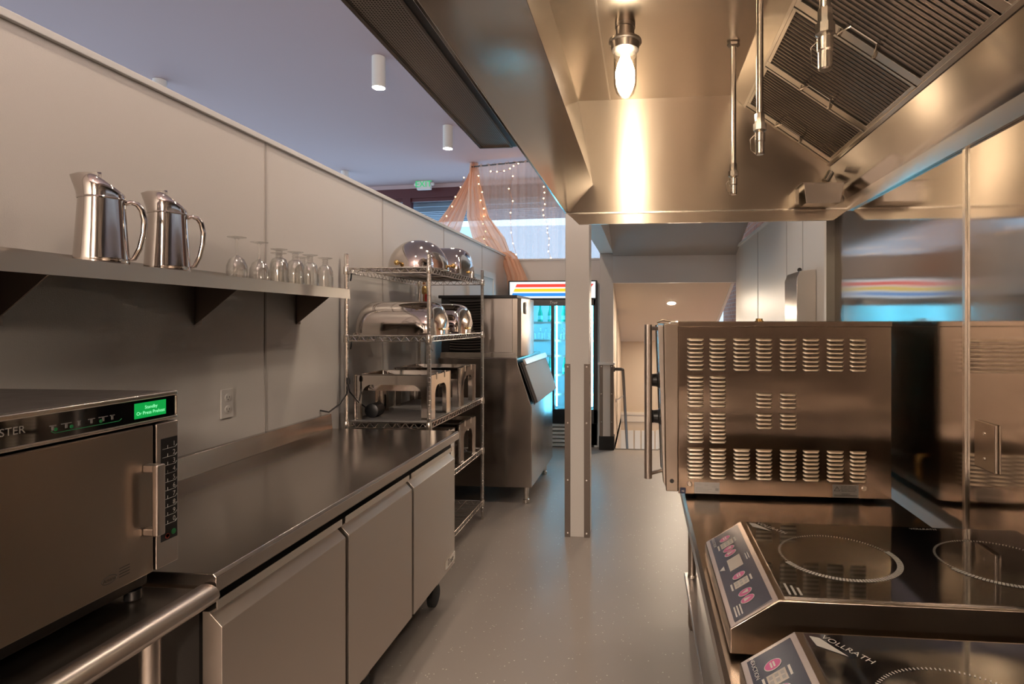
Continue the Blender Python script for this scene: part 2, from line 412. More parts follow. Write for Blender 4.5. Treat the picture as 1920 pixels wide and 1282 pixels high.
# fan shaped ornament near the window
t = thing('peacock_chair', 'dark fan-backed wire chair before the far window', 'chair', (-2.62, 9.35, 0))
b = MB(); cx, cy, cz, R = -2.62, 9.35, 2.62, .30
b.tube([(cx + R*math.cos(a), cy, cz + R*math.sin(a)) for a in [PI*i/20 for i in range(21)]], .014, 6)
b.tube([(cx + .09*math.cos(a), cy, cz + .09*math.sin(a)) for a in [PI*i/12 for i in range(13)]], .01, 6)
for i in range(17):
    a = PI * i / 16; b.tube([(cx + .09*math.cos(a), cy, cz + .09*math.sin(a)), (cx + R*math.cos(a), cy, cz + R*math.sin(a))], .006, 5)
for s in (-1, 1): b.tube([(cx + s * R, cy, cz), (cx + s * .27, cy, 1.5), (cx + s * .25, cy, 0)], .014, 6)
b.build('fan_back', 'frame_red', t)
MB().box(cx - .26, cx + .26, cy - .5, cy, .43, .47).build('seat', 'offwhite', t, .01)
for sx in (-.23, .23): MB().tube([(cx + sx, cy - .46, 0), (cx + sx, cy - .46, .43)], .014, 6).build('leg', 'offwhite', t)

# ------------------------------------------------------------------ curtains and fairy lights
def RODY(x): return 8.779 - .234 * (x + 2.584)
t = thing('sheer_curtain', 'peach sheer curtain gathered on a rod before the far window', 'curtain', (-1.6, RODY(-1.6), 1.2))
MB().tube([(-2.66, RODY(-2.66), 3.93), (-.1, RODY(-.1), 3.93)], .012, 8).build('rod', 'rail_dark', t)
def curtain_mesh(x0, x1, ztop, zbot, amp, per, fl):
    b = MB(); n = int((x1 - x0) / .012); rows = 14; vs = []; fs = []
    for j in range(rows + 1):
        z = ztop + (zbot - ztop) * j / rows
        for i in range(n + 1):
            x = x0 + (x1 - x0) * i / n
            a = amp * (.4 + .6 * j / rows)
            d = a * (math.sin(2*PI*x/per + .8*math.sin(3.1*x + fl)) + .5*math.sin(2*PI*x/(per*.43) + 2 + .4*math.sin(z*1.3)))
            vs.append((x, RODY(x) - .0 + d, z + (.012*math.sin(2*PI*x/.11) if j == 0 else 0)))
    for j in range(rows):
        for i in range(n):
            q = j*(n+1)+i; fs.append((q, q+1, q+n+2, q+n+1))
    return b.add(vs, fs)
curtain_mesh(-2.56, -.47, 3.95, 1.25, .035, .155, 1.0).build('curtain_panel', 'sheer', t, ang=180)
def ribbon(rows, cols, fn, name, parent):
    b = MB(); vs = [fn(i / rows, j / cols) for i in range(rows + 1) for j in range(cols + 1)]
    fs = [(i*(cols+1)+j, i*(cols+1)+j+1, (i+1)*(cols+1)+j+1, (i+1)*(cols+1)+j) for i in range(rows) for j in range(cols)]
    return b.add(vs, fs).build(name, 'drape', parent, ang=180)
def lerp(a, b_, t_): return a + (b_ - a) * t_
# left swag sweeping down behind the half wall
t = thing('swag_drape', 'peach drape swept down to the left from the curtain rod corner', 'drape', (-2.9, 8.85, 2.3))
def swag(s, v):
    x_l = lerp(-2.68, -3.75, s**1.25); x_r = lerp(-2.62, -3.02, s**1.4)
    z = lerp(3.99, 2.45, s) + .05*math.sin(PI*v)*s
    x = lerp(x_l, x_r, v); f = .05*(.3+s)*math.sin(v*26 + 2*s) + .02*math.sin(v*61)
    return (x, 8.88 - .1*s + f, z)
ribbon(26, 60, swag, 'swag', t)
t = thing('tail_drape', 'peach drape falling from the rod over the left wall end', 'drape', (-2.2, 8.2, 2.0))
def tail(s, v):
    # down from the rod corner, forward over the wall cap, then hanging on the kitchen side
    K = [(-2.70, -2.58, 8.82, 4.0), (-2.72, -2.50, 8.75, 3.6), (-2.70, -2.33, 8.6, 3.1), (-2.50, -2.0, 8.25, 2.72), (-2.15, -1.80, 7.72, 2.44), (-1.93, -1.66, 7.35, 2.385), (-1.80, -1.56, 7.16, 2.30), (-1.72, -1.42, 7.06, 2.06), (-1.715, -1.36, 7.05, 1.90)]
    q = s * (len(K) - 1); i = min(int(q), len(K) - 2); u = q - i; u = u*u*(3-2*u)
    a = [lerp(K[i][n], K[i+1][n], u) for n in range(4)]
    g = .03*math.sin(v*23 + 3*s) + .012*math.sin(v*51 + s*9)
    hang = max(0, s - .72) / .28
    return (lerp(a[0], a[1], v) + abs(g)*.3, a[2] + g + .55*hang*(v-.5)*-.6, a[3] + (abs(g) * .6) - .07*hang*math.sin(v*8)*.5 + .02*math.sin(v*17))
ribbon(60, 48, tail, 'tail', t)
# fairy lights
def fairy(name, pts, label, n):
    t = thing(name, label, 'lights', pts[0], 'fairy lights on the peach curtains')
    P = []
    for i in range(n):
        q = (i / (n - 1)) * (len(pts) - 1); a = min(int(q), len(pts) - 2); u = q - a
        p = Vector(pts[a]).lerp(Vector(pts[a+1]), u); P.append(p + Vector((random.uniform(-.035, .035), 0, 0)))
    MB().tube(P, .0025, 4).build('wire', 'copper', t)
    first = None
    for p in P:
        if first is None:
            m = MB().ball(p - Vector((0, .008, 0)), .0095, 8, 6); first = m.build('bulb', 'fairy', t); base = p
        else:
            o = first.copy(); COL.objects.link(o); o.parent = t; o.location = p - base
G = lambda x, z, d=.10: (x, RODY(x) - d, z)
fairy('fairy_light_string', [G(-2.50, 3.75), G(-2.42, 3.2), G(-2.38, 2.7), G(-2.30, 2.35)], 'warm fairy lights down the gathered left edge of the curtain', 14)
fairy('fairy_light_string', [G(-2.28, 3.80), G(-2.12, 3.78), G(-2.0, 3.83), G(-1.85, 3.88)], 'warm fairy lights looped along the curtain top', 6)
fairy('fairy_light_string', [G(-1.98, 3.7), G(-1.97, 3.2), G(-1.94, 2.8), G(-1.90, 2.35)], 'warm fairy lights down the curtain middle', 9)
fairy('fairy_light_string', [G(-1.46, 3.5), G(-1.43, 3.1), G(-1.38, 2.8), G(-1.36, 2.35)], 'warm fairy lights down the curtain left of the hood corner', 15)
fairy('fairy_light_string', [(-2.75, 8.74, 3.75), (-2.95, 8.72, 3.35), (-3.15, 8.7, 2.95), (-3.3, 8.68, 2.75)], 'warm fairy lights along the swept left drape', 9)
fairy('fairy_light_string', [G(-.62, 3.2), G(-.60, 2.75), G(-.58, 2.35)], 'warm fairy lights right of the post', 6)

# ------------------------------------------------------------------ ceiling lights
def cyl_light(x, y, label, first=[None]):
    if first[0] is None:
        t = thing('ceiling_light', label, 'ceiling light', (x, y, 4.0), 'white cylinder ceiling lights')
        MB().lathe([(.058, 0), (.062, -.002), (.062, -.29), (.058, -.292), (.054, -.28), (.01, -.275)], (x, y, 4.0), 28).build('housing', 'white_paint', t)
        MB().lathe([(.053, -.284), (.053, -.281)], (x, y, 4.0), 28).build('diffuser', 'downlight', t)
        first[0] = t; return t
    return dup(first[0], (x, y, 4.0), label)
cyl_light(-2.478, 5.217, 'white cylinder ceiling light nearest the hood, larger of the two fully seen')
cyl_light(-2.47, 7.13, 'white cylinder ceiling light straight above the exit sign side of the drape')
cyl_light(-4.9, 9.1, 'white cylinder ceiling light just above the wall cap, farthest back')
cyl_light(-4.96, 5.49, 'white cylinder ceiling light whose tip shows above the left wall cap')
for i, (x, y) in enumerate([(-1.12, 3.35), (-1.12, 5.3), (-1.12, 1.3), (-1.12, -.8), (.15, 3.1), (.62, 3.1), (-.4, 3.25)]):  # last three are unseen fill lights added to brighten the rear
    t = cyl_light(x, y, ['white cylinder ceiling light over the wire rack', 'white cylinder ceiling light over the ice machine', 'white cylinder ceiling light over the worktop', 'white cylinder ceiling light behind the viewer', 'added white cylinder fill light over the aisle just past the hood', 'added white cylinder fill light just past the hood, nearest the white wall', 'added white cylinder fill light just before the square post'][i])
for x, lab in ((-.7, 'added round fill lamp behind the viewer, on the worktop side'), (.55, 'added round fill lamp behind the viewer, on the cooking side')):  # unseen lamps added as fill for the wall below the shelf
    t = thing('fill_lamp', lab, 'fill lamp', (x, -2.995, 2.65), 'added fill lamps behind the viewer')
    MB().lathe([(.07, 0), (.07, .02), (.02, .03), (.02, .10)], (x, -2.999, 2.65), 24, 'Y').build('mount', 'steel_brushed', t)
    MB().ball((x, -2.75, 2.65), .2, 24, 16).build('fill_globe', 'fill_globe', t)
# small recessed light in the stair ceiling, with an added hidden fill light
for rx, ry, lab in ((.37, 7.5, 'small round recessed light in view in the tan stair ceiling'), (.62, 8.55, 'added hidden fill light low in the stair ceiling behind the oven')):
    zc = 1.97 - (ry - 6.82) * (1.97 - 1.194) / 2.38
    t = thing('recessed_light', lab, 'ceiling light', (rx, ry, zc), 'recessed lights over the stairs')
    Mr = Matrix.Translation((rx, ry, zc)) @ Matrix.Rotation(-math.atan((1.97 - 1.194) / 2.38), 4, 'X')
    b = MB(); b.M = Mr; b.lathe([(.065, 0), (.065, -.004), (.05, -.006), (.05, -.001)], (0, 0, 0), 24); b.build('ring', 'white_plastic', t)
    b = MB(); b.M = Mr; b.lathe([(.049, -.003), (.049, -.0065)], (0, 0, 0), 24); b.build('diffuser', 'work_light', t)

# ------------------------------------------------------------------ exhaust hood
YN, YF = -1.2, 2.613
hood = thing('exhaust_hood', 'large stainless steel exhaust hood over the prep table', 'range hood', (.3, .7, 1.95))
MB().prism([(-.352, 1.995), (-.344, 1.995), (-.224, 2.126), (-.228, 2.132), (-.338, 2.02), (-.338, 2.64), (-.352, 2.64)], 'Y', YN, YF).build('front_panel', 'steel_hood_front', hood, .0015)
MB().prism([(-.224, 2.126), (-.292, 2.508), (-.298, 2.508), (-.232, 2.126)], 'Y', YN, YF - .004).build('inner_panel', 'steel_hood_front', hood)
MB().box(-.338, .395, YN, YF, 2.508, 2.52).build('top_panel', 'steel_hood', hood)
MB().prism([(.388, 2.512), (.455, 2.452), (.462, 2.458), (.395, 2.52)], 'Y', YN, YF - .004).build('upper_strip', 'steel_hood', hood)
MB().box(-.15, -.144, YN, YF - .004, 2.504, 2.508).build('seam_strip', 'steel_bright', hood)
# end panel with hem
e = MB().prism([(-.344, 1.997), (-.289, 1.946), (.83, 1.946), (.9, 1.997), (.9, 2.64), (-.352, 2.64)], 'Y', YF - .003, YF + .012).build('end_panel', 'steel_hood_end', hood)
MB().box(-.34, .9, YF - .008, YF - .002, 1.992, 1.999).build('hem_edge', 'steel_bright', e)
MB().box(-.352, .9, YN - .012, YN, 1.95, 2.64).build('end_panel', 'steel_hood', hood)
MB().prism([(.813, 2.185), (.893, 2.0), (.899, 2.0), (.899, 2.55), (.813, 2.55)], 'Y', YN, YF - .004).build('rear_panel', 'steel_hood_front', hood)
MB().prism([(.872, 2.03), (.888, 1.985), (.899, 1.985), (.899, 2.03)], 'Y', YN, YF - .004).build('bottom_channel', 'steel_bright', hood, .001)
# filters
A = Vector((.455, 0, 2.452)); B = Vector((.807, 0, 2.197)); D = (B - A).normalized(); NRM = Vector((-D.z * -1, 0, 0))
NRM = Vector((D.z, 0, -D.x)); LEN = (B - A).length     # faces down and into the hood
def fp(s, y, h): return A + D * s + NRM * h + Vector((0, y, 0))
def fbox(mb, s0, s1, y0, y1, h0, h1):
    vs = [fp(s0,y0,h0),fp(s1,y0,h0),fp(s1,y1,h0),fp(s0,y1,h0),fp(s0,y0,h1),fp(s1,y0,h1),fp(s1,y1,h1),fp(s0,y1,h1)]
    mb.add(vs, [(0,3,2,1),(4,5,6,7),(0,1,5,4),(1,2,6,5),(2,3,7,6),(3,0,4,7)])
edges = [2.585, 2.19, 1.785, 1.385, .985, .585, .185, -.215]
for i in range(7):
    y1, y0 = edges[i] - .004, edges[i+1] + .004
    fb = MB(); fbox(fb, 0, LEN, y1 - .036, y1, -.042, .004); fbox(fb, 0, LEN, y0, y0 + .010, -.042, .004)
    fbox(fb, 0, .012, y0, y1, -.042, .003); fbox(fb, LEN - .012, LEN, y0, y1, -.042, .003)
    fo = fb.build('filter_frame', 'steel_bright', hood, .001)
    r = MB(); fbox(r, .01, LEN - .01, y0 + .005, y1 - .03, -.006, -.004); r.build('gap_shade', 'black_matte', fo)  # black sheet stands in for the shade between the baffles
    r = MB(); n = 17; w = (y1 - y0 - .046) / n
    for j in range(n):
        a = y0 + .010 + j * w
        vs = []; P = [(a + .02*w, -.0035), (a + .18*w, -.0003), (a + .46*w, .0), (a + .52*w, -.0035)]
        for s_ in (.012, LEN - .012): vs += [fp(s_, y, h) for y, h in P]
        r.add(vs, [(0,1,5,4),(1,2,6,5),(2,3,7,6),(3,0,4,7),(3,2,1,0),(4,5,6,7)])
    r.build('baffle', 'steel_filter', fo)
    if i < 4:
        h = MB(); yy = y1 - .018
        h.tube([fp(LEN*.36, yy, .004), fp(LEN*.36, yy - .01, .02), fp(LEN*.37, yy - .05, .03), fp(LEN*.40, yy - .085, .026), fp(LEN*.60, yy - .085, .026), fp(LEN*.63, yy - .05, .03), fp(LEN*.64, yy - .01, .02), fp(LEN*.64, yy, .004)], .003, 6)
        for q in (.36, .64): h.tube([fp(LEN*q - .006, yy - .018, .006), fp(LEN*q, yy - .0, .018), fp(LEN*q + .006, yy + .012, .006)], .0035, 6)
        h.build('handle', 'steel_bright', fo)
b = MB(); fbox(b, LEN, LEN + .014, YN, YF - .004, -.05, .012); fbox(b, -.012, 0, YN, YF - .004, -.05, .004); b.build('filter_track', 'steel_bright', hood, .001)
b = MB(); fbox(b, 0, LEN, YF - .026, YF - .004, -.05, .006); b.build('filter_end_plate', 'steel_hood', hood, .001); b = MB(); fbox(b, 0, LEN, YN, -.215, -.05, .003); b.build('filter_end_plate', 'steel_hood', hood, .001)
# grease drain and cup
MB().tube([(.80, YF - .06, 2.14), (.775, YF - .07, 2.10)], .016, 14).build('drain_pipe', 'steel_bright', hood)
cup = MB(); cx0, cx1, cy0, cy1, z0, z1 = .665, .825, 2.46, 2.57, 1.995, 2.075
def tray(mb, x0, x1, y0, y1, z0, z1, tap=.012, rim=.012, th=.003):
    """open tapered pan with a flat rim"""
    def ring(dx, z): return [(x0+dx, y0+dx, z), (x1-dx, y0+dx, z), (x1-dx, y1-dx, z), (x0+dx, y1-dx, z)]
    rows = [ring(-rim, z1 - .002), ring(-rim, z1), ring(th, z1), ring(tap + th, z0 + th), ring(tap + th, z0 + th)]
    vs = ring(tap, z0) + ring(0, z1 - .002) + ring(-rim, z1 - .002) + ring(-rim, z1) + ring(th, z1) + ring(tap + th, z0 + th)
    fs = [(3, 2, 1, 0)]
    for q in range(5):
        for k_ in range(4): fs.append((q*4+k_, q*4+(k_+1) % 4, q*4+4+(k_+1) % 4, q*4+4+k_))
    fs.append((20, 21, 22, 23)); return mb.add(vs, fs)
tray(cup, cx0, cx1, cy0, cy1, z0, z1)
co = cup.build('grease_cup', 'steel_bright', hood, .014, seg=4); co['label'] = 'small steel grease cup'
MB().box(.64, .655, 2.5, YF - .003, 1.997, 2.06).build('cup_bracket', 'steel_hood', co, .001)
# make-up air plenum along the front
pl = MB().box(-.738, -.36, YN, 2.575, 2.306, 2.62).build('plenum', 'steel_dark', hood)
MB().box(-.73, -.597, YN, 2.565, 2.300, 2.306).build('perforated_panel', 'perforated', pl)
MB().box(-.742, -.73, YN, 2.578, 2.294, 2.312).box(-.597, -.589, YN, 2.575, 2.294, 2.312).box(-.742, -.589, 2.565, 2.578, 2.294, 2.312).build('panel_trim', 'bracket_steel', pl, .001)
MB().box(-.589, -.36, YN, 2.575, 2.298, 2.306).build('dark_strip', 'black_plastic', pl)

# jar lights
t = thing('hood_light', 'glowing glass jar light under the hood top', 'light', (-.059, 1.955, 2.508), 'glass jar lights under the hood')
L0 = (-.059, 1.955, 2.508)
MB().lathe([(.034, 0), (.034, -.012), (.031, -.014), (.031, -.05), (.055, -.054), (.056, -.062), (.050, -.066), (.046, -.088), (.038, -.092)], L0, 28).build('fitting', 'steel_brushed', t)
b = MB()
for i in range(5): b.lathe([(.039, -.066 - i*.006), (.0405, -.068 - i*.006), (.039, -.070 - i*.006)], L0, 24, closed=False)
MB().lathe([(.036, -.088), (.0385, -.10), (.0385, -.19), (.037, -.21), (.030, -.232), (.018, -.245), (.001, -.249)], L0, 28, closed=False).build('jar', 'jar_glass', t)
MB().lathe([(.014, -.10), (.016, -.112), (.026, -.135), (.0325, -.160), (.032, -.182), (.022, -.203), (.001, -.212)], L0, 20).build('bulb', 'bulb_hot', t)
for yy, lab in ((.78, 'glass jar light of the hood, nearer than the one in view'), (-.4, 'glass jar light of the hood behind the viewer')):
    dup(t, (-.059, yy, 2.508), lab)

# suppression drops
def drop(x, y, label, first=[None]):
    if first[0] is None:
        t = thing('suppression_pipe', label, 'pipe', (x, y, 2.508), 'fire suppression pipes under the hood')
        c = (x, y, 2.508)
        MB().lathe([(.010, 0), (.010, -.44)], c, 14).build('pipe', 'steel_bright', t)
        MB().lathe([(.020, 0), (.023, -.003), (.023, -.012), (.014, -.018)], c, 6).build('mounting_nut', 'steel_bright', t, .001)
        MB().lathe([(.012, -.435), (.0135, -.438), (.0135, -.462), (.018, -.464), (.018, -.482), (.012, -.486), (.008, -.49)], c, 8).build('coupling', 'steel_bright', t)
        nz = MB().lathe([(.009, -.486), (.0145, -.490), (.0145, -.512), (.0125, -.515), (.0125, -.545), (.010, -.548)], c, 14).build('nozzle', 'steel_bright', t)
        MB().tube([(x - .014, y, 2.508 - .494), (x - .026, y, 2.508 - .506), (x - .024, y, 2.508 - .535), (x - .008, y, 2.508 - .549)], .0012, 5).build('cap_wire', 'steel_bright', nz)
        first[0] = t; return t
    return dup(first[0], (x, y, 2.508), label)
drop(.326, 2.12, 'steel suppression pipe farthest from the viewer, nut visible on the hood top')
drop(.320, 1.62, 'steel suppression pipe between the other two')
drop(.332, 1.09, 'steel suppression pipe nearest the viewer, before the filter bank')

# ------------------------------------------------------------------ left wall shelf
SX = -1.49
sh = thing('wall_shelf', 'stainless steel wall shelf holding pitchers and glasses', 'shelf', (-1.62, 1.4, 1.62))
MB().prism([(SX, 1.668), (SX, 1.620), (SX - .003, 1.620), (SX - .003, 1.662), (-1.74, 1.662), (-1.74, 1.71), (-1.748, 1.71), (-1.748, 1.668 - .006), (-1.748, 1.668), (-1.74, 1.668)][:0] or
           [(SX, 1.620), (SX, 1.668), (-1.741, 1.668), (-1.741, 1.706), (-1.748, 1.706), (-1.748, 1.660), (SX - .004, 1.660), (SX - .004, 1.620)], 'Y', -.3, 2.815).build('shelf_board', 'steel_shelf', sh)
MB().prism([(-1.741, 1.66), (SX - .01, 1.66), (SX - .0, 1.620), (-1.741, 1.640)], 'Y', 2.812, 2.82).build('end_cap', 'steel_shelf', sh)
for y in (.70, 1.385, 2.1, 2.765):
    MB().prism([(-1.747, 1.659), (-1.53, 1.659), (-1.747, 1.49), ], 'Y', y - .002, y + .002).box(-1.748, -1.744, y - .002, y + .03, 1.49, 1.659).build('bracket', 'bracket_steel', sh)

def pitcher(loc, label, first=[None]):
    if first[0] is None:
        t = thing('pitcher', label, 'pitcher', (0, 0, 0), 'steel pitchers on the wall shelf')
        MB().lathe([(.058, 0), (.064, .003), (.066, .010), (.065, .018), (.060, .10), (.0545, .190), (.0545, .193)], (0, 0, 0), 40).build('body', 'steel_polished', t)
        # slanted covered top: ring whose height falls toward the handle (+Y)
        b = MB(); n = 40; vs = []; fs = []; rows = 9
        for j in range(rows):
            q = j / (rows - 1)
            for i in range(n):
                a = 2*PI*i/n; c_, s_ = math.cos(a), math.sin(a)      # s_ = +1 toward the handle
                r = .0555*(1 - .98*max(0, q-.35)/.65) if q > .35 else .0555
                spout = max(0, -s_)**7 * .020 * ((q/.4)**1.6 if q < .4 else max(0, 1 - (q-.4)/.3))
                base = .188
                top = .232 - .022*s_ + .012*math.cos(min(1, abs(s_+.15))*PI/2)
                z = lerp(base, top, min(1, q/.40)) + (.010*math.sin((q-.35)/.65*PI/2) if q > .35 else 0)*(1-.4*s_)
                vs.append((r*c_, r*s_ - spout, z))
        for j in range(rows-1):
            for i in range(n): fs.append((j*n+i, j*n+(i+1)%n, (j+1)*n+(i+1)%n, (j+1)*n+i))
        fs.append(tuple((rows-1)*n+i for i in range(n))); b.add(vs, fs).build('pouring_top', 'steel_polished', t, ang=60)
        MB().lathe([(.0555, .189), (.0575, .192), (.0555, .195)], (0, 0, 0), 40, closed=False).build('band', 'steel_polished', t)
        MB().tube([(0, .050, .182), (0, .066, .190), (0, .082, .186), (0, .093, .170), (0, .099, .14), (0, .097, .10), (0, .088, .055), (0, .074, .022), (0, .060, .016)], [.006, .007, .008, .0085, .0085, .008, .0075, .007, .005], 12).build('handle', 'steel_polished', t)
        first[0] = t; t.location = loc; t.rotation_euler = (0, 0, -.85); return t
    return dup(first[0], loc, label)
pitcher((-1.575, 1.54, 1.668), 'tall polished steel water pitcher nearer the left picture edge')
pitcher((-1.575, 1.775, 1.668), 'polished steel water pitcher closer to the glasses')
def stemglass(loc, label, first=[None]):
    if first[0] is None:
        t = thing('wine_glass', label, 'wine glass', (0, 0, 0), 'upturned wine glasses on the wall shelf')
        MB().lathe([(.034, .001), (.0375, .03), (.0365, .055), (.027, .080), (.010, .094), (.004, .098), (.0095, .0925), (.0255, .079), (.0352, .055), (.0362, .03), (.0328, .001)], (0, 0, 0), 24, closed=False).build('bowl', 'glass', t, ang=60)
        MB().lathe([(.006, .096), (.0035, .108), (.003, .13), (.0035, .155), (.010, .164)], (0, 0, 0), 12).build('stem', 'glass', t)
        MB().lathe([(.010, .163), (.032, .1665), (.0345, .168), (.0345, .1695), (.001, .170)], (0, 0, 0), 24).build('foot', 'glass', t)
        first[0] = t; t.location = loc; return t
    return dup(first[0], loc, label)
stemglass((-1.60, 2.137, 1.668), 'upturned long-stemmed wine glass standing alone beside the pitchers')
stemglass((-1.61, 2.285, 1.668), 'upturned long-stemmed wine glass touching the first short goblet')
def goblet(loc, label, first=[None]):
    if first[0] is None:
        t = thing('goblet', label, 'goblet', (0, 0, 0), 'upturned short goblets on the wall shelf')
        MB().lathe([(.038, .001), (.0375, .05), (.035, .085), (.028, .105), (.014, .113), (.0265, .104), (.0335, .084), (.0355, .05), (.036, .001)], (0, 0, 0), 24, closed=False).build('bowl', 'glass', t, ang=60)
        MB().lathe([(.013, .111), (.015, .117), (.011, .121), (.015, .127), (.011, .132), (.014, .138), (.012, .142)], (0, 0, 0), 16).build('stem', 'glass', t)
        MB().lathe([(.012, .141), (.031, .146), (.0335, .1475), (.0335, .149), (.001, .1495)], (0, 0, 0), 24).build('foot', 'glass', t)
        first[0] = t; t.location = loc; return t
    return dup(first[0], loc, label)
goblet((-1.57, 2.358, 1.668), 'upturned short goblet overlapping the second wine glass')
goblet((-1.66, 2.49, 1.668), 'upturned short goblet half hidden behind the tallest-looking goblet')
goblet((-1.56, 2.46, 1.668), 'upturned short goblet in the middle of the front row')
goblet((-1.56, 2.575, 1.668), 'upturned short goblet in the front row, next to last toward the rack')
goblet((-1.65, 2.66, 1.668), 'upturned short goblet behind the next to last front one')
goblet((-1.56, 2.705, 1.668), 'upturned short goblet at the end of the row nearest the wire rack')

# outlet on left wall
t = thing('wall_outlet', 'white double power outlet on the left wall above the worktop', 'outlet', (-1.75, 2.272, 1.157))
MB().box(-1.75, -1.744, 2.238, 2.308, 1.096, 1.218).build('plate', 'white_plastic', t, .002)
for z in (1.132, 1.182):
    s = MB().lathe([(.0165, 0), (.0165, .0025), (.015, .003)], (-1.744, 2.273, z), 18, 'X').build('socket', 'white_plastic', t)
    MB().box(-1.7412, -1.7405, 2.264, 2.266, z - .002, z + .008).box(-1.7412, -1.7405, 2.279, 2.281, z - .002, z + .006).lathe([(.0025, 0), (.0025, .0008)], (-1.7412, 2.2725, z - .008), 8, 'X').build('slots', 'print_black', s)

# ------------------------------------------------------------------ worktop refrigerator (left)
FX = -.985
t = thing('worktop_refrigerator', 'low three-door stainless steel refrigerator with worktop along the left wall', 'refrigerator', (-1.37, 2.15, 0))
w = MB().prism([(FX - .014, .862), (FX - .008, .868), (FX - .008, .902), (FX - .016, .91), (-1.735, .91), (-1.735, .862)], 'Y', 1.258, 3.05).build('worktop', 'steel_counter', t, .002)
MB().prism([(-1.735, .90), (-1.715, .91), (-1.722, .992), (-1.748, .992), (-1.748, .90)], 'Y', 1.258, 3.05).build('backsplash', 'steel_counter', w, .002)
MB().box(-1.735, FX - .05, 1.275, 3.035, .20, .862).build('cabinet', 'black_matte', t)
MB().box(-1.735, FX - .055, 1.262, 1.275, .20, .862).build('side_panel', 'dark_top', t)  # near-black material stands in for the unlit shade on this end
MB().box(-1.735, FX - .055, 3.035, 3.046, .20, .862).build('side_panel', 'steel_door', t)
ys = [1.268, 1.835, 2.395, 2.948]
ys = [1.266, 1.833, 1.855, 2.388, 2.410, 2.95]
for i in range(3):
    y0, y1 = ys[2*i], ys[2*i+1]
    d = MB().prism([(FX - .05, .235), (FX, .235), (FX, .783), (FX - .030, .812), (FX - .030, .818), (FX - .05, .818)], 'Y', y0, y1).build('door', 'steel_door', t, .0015)
    MB().prism([(FX - .030, .812), (FX - .012, .822), (FX - .012, .845), (FX - .016, .845), (FX - .016, .826), (FX - .032, .818)], 'Y', y0, y1).build('handle', 'steel_bright', d, .0008)
for y in (1.35, 2.15, 2.95):
    for x in (-1.66, -1.10):
        c = MB().box(x - .03, x + .03, y - .025, y + .025, .12, .20).build('caster', 'steel_dark', t, .003)
        MB().lathe([(.05, -.018), (.06, -.014), (.06, .014), (.05, .018)], (x, y, .06), 20, 'X').build('wheel', 'rubber', c)
bd = MB().box(FX, FX + .004, 2.80, 2.944, .258, .300).build('badge', 'steel_bright', t, .001); bd['label'] = 'small chromed maker badge'
MB().text('True', .045, (FX + .0045, 2.872, .266), (0, 1, 0), (0, 0, 1), shear=.25).build('lettering', 'print_black', bd)

# ------------------------------------------------------------------ equipment stand and microwave
t = thing('equipment_stand', 'stainless steel equipment stand with rolled edge under the microwave oven', 'stand', (-1.35, .6, 0))
tp = MB().box(-1.72, -1.0, -.2, 1.25, .868, .878).build('top', 'steel_dark', t, .002)
b = MB(); pr = [(-1.012 + .033*math.cos(a), .866 + .024*math.sin(a)) for a in [(-100 + 24*i)*PI/180 for i in range(10)]]
b.prism(pr + [(-1.03, .878), (-1.03, .85)], 'Y', -.2, 1.252); b.build('rolled_edge', 'steel_brushed', tp)
for x, y in ((-1.08, 1.17), (-1.66, 1.17), (-1.08, -.1), (-1.66, -.1)):
    l = MB().lathe([(.02, .03), (.02, .868)], (x, y, 0), 18).lathe([(.027, .83), (.027, .868)], (x, y, 0), 18).build('leg', 'steel_brushed', t)
    MB().lathe([(.014, 0), (.018, .004), (.018, .035)], (x, y, 0), 12).build('foot', 'steel_brushed', l)
MB().box(-1.70, -1.03, -.15, 1.21, .25, .265).build('undershelf', 'steel_dark', t, .002)

MX = -1.083
t = thing('microwave_oven', 'stainless steel high-speed microwave oven with green display at the left picture edge', 'microwave oven', (-1.37, .97, .878))
Y0, Y1 = .70, 1.25
MB().box(-1.66, MX - .03, Y0 + .005, Y1 - .008, .935, 1.341).build('body', 'dark_top', t, .004)
MB().box(-1.64, MX - .05, Y0 + .03, Y1 - .03, .90, .935).build('chassis', 'black_plastic', t, .003)
for x in (-1.6, -1.14):
    for y in (Y0 + .06, Y1 - .06): MB().lathe([(.016, 0), (.018, .003), (.016, .022)], (x, y, .878), 14).build('foot', 'black_plastic', t)
b = MB().box(MX - .03, MX, Y0, Y1, 1.3305, 1.341).box(MX - .03, MX, Y0, Y1, 1.2765, 1.2845).box(MX - .03, MX, Y1 - .006, Y1, 1.2845, 1.3305).box(MX - .03, MX, Y0, Y0 + .006, 1.2845, 1.3305)
tr = b.build('fascia_frame', 'steel_bright', t, .003)
cs = MB().box(MX - .02, MX - .003, Y0 + .006, Y1 - .006, 1.2845, 1.3305).build('control_strip', 'black_gloss', t)
MB().box(MX - .003, MX - .002, 1.137, 1.218, 1.2915, 1.3245).build('display', 'lcd', cs)
b = MB().text('Standby', .0105, (MX - .0016, 1.178, 1.3105), (0, 1, 0), (0, 0, 1)); b.text('Or Press Preheat', .0105, (MX - .0016, 1.1775, 1.2985), (0, 1, 0), (0, 0, 1)); b.build('display_text', 'lcd_text', cs)
MB().text('MENUMASTER', .0195, (MX - .0025, .917, 1.305), (0, 1, 0), (0, 0, 1), 'RIGHT').build('lettering', 'print_white', cs)
b = MB()
for y, wd in ((.965, .012), (.99, .02), (1.015, .006), (1.04, .014), (1.065, .02), (1.085, .01)): b.box(MX - .003, MX - .0024, y - wd/2, y + wd/2, 1.308, 1.3095).box(MX - .003, MX - .0024, y - .002, y + .002, 1.300, 1.309)
b.build('icons', 'print_grey', cs)
b = MB()
b.tube([(MX - .0026, .962, 1.2985), (MX - .0026, .968, 1.2945), (MX - .0026, 1.10, 1.2945), (MX - .0026, 1.106, 1.2985)], .0006, 4)
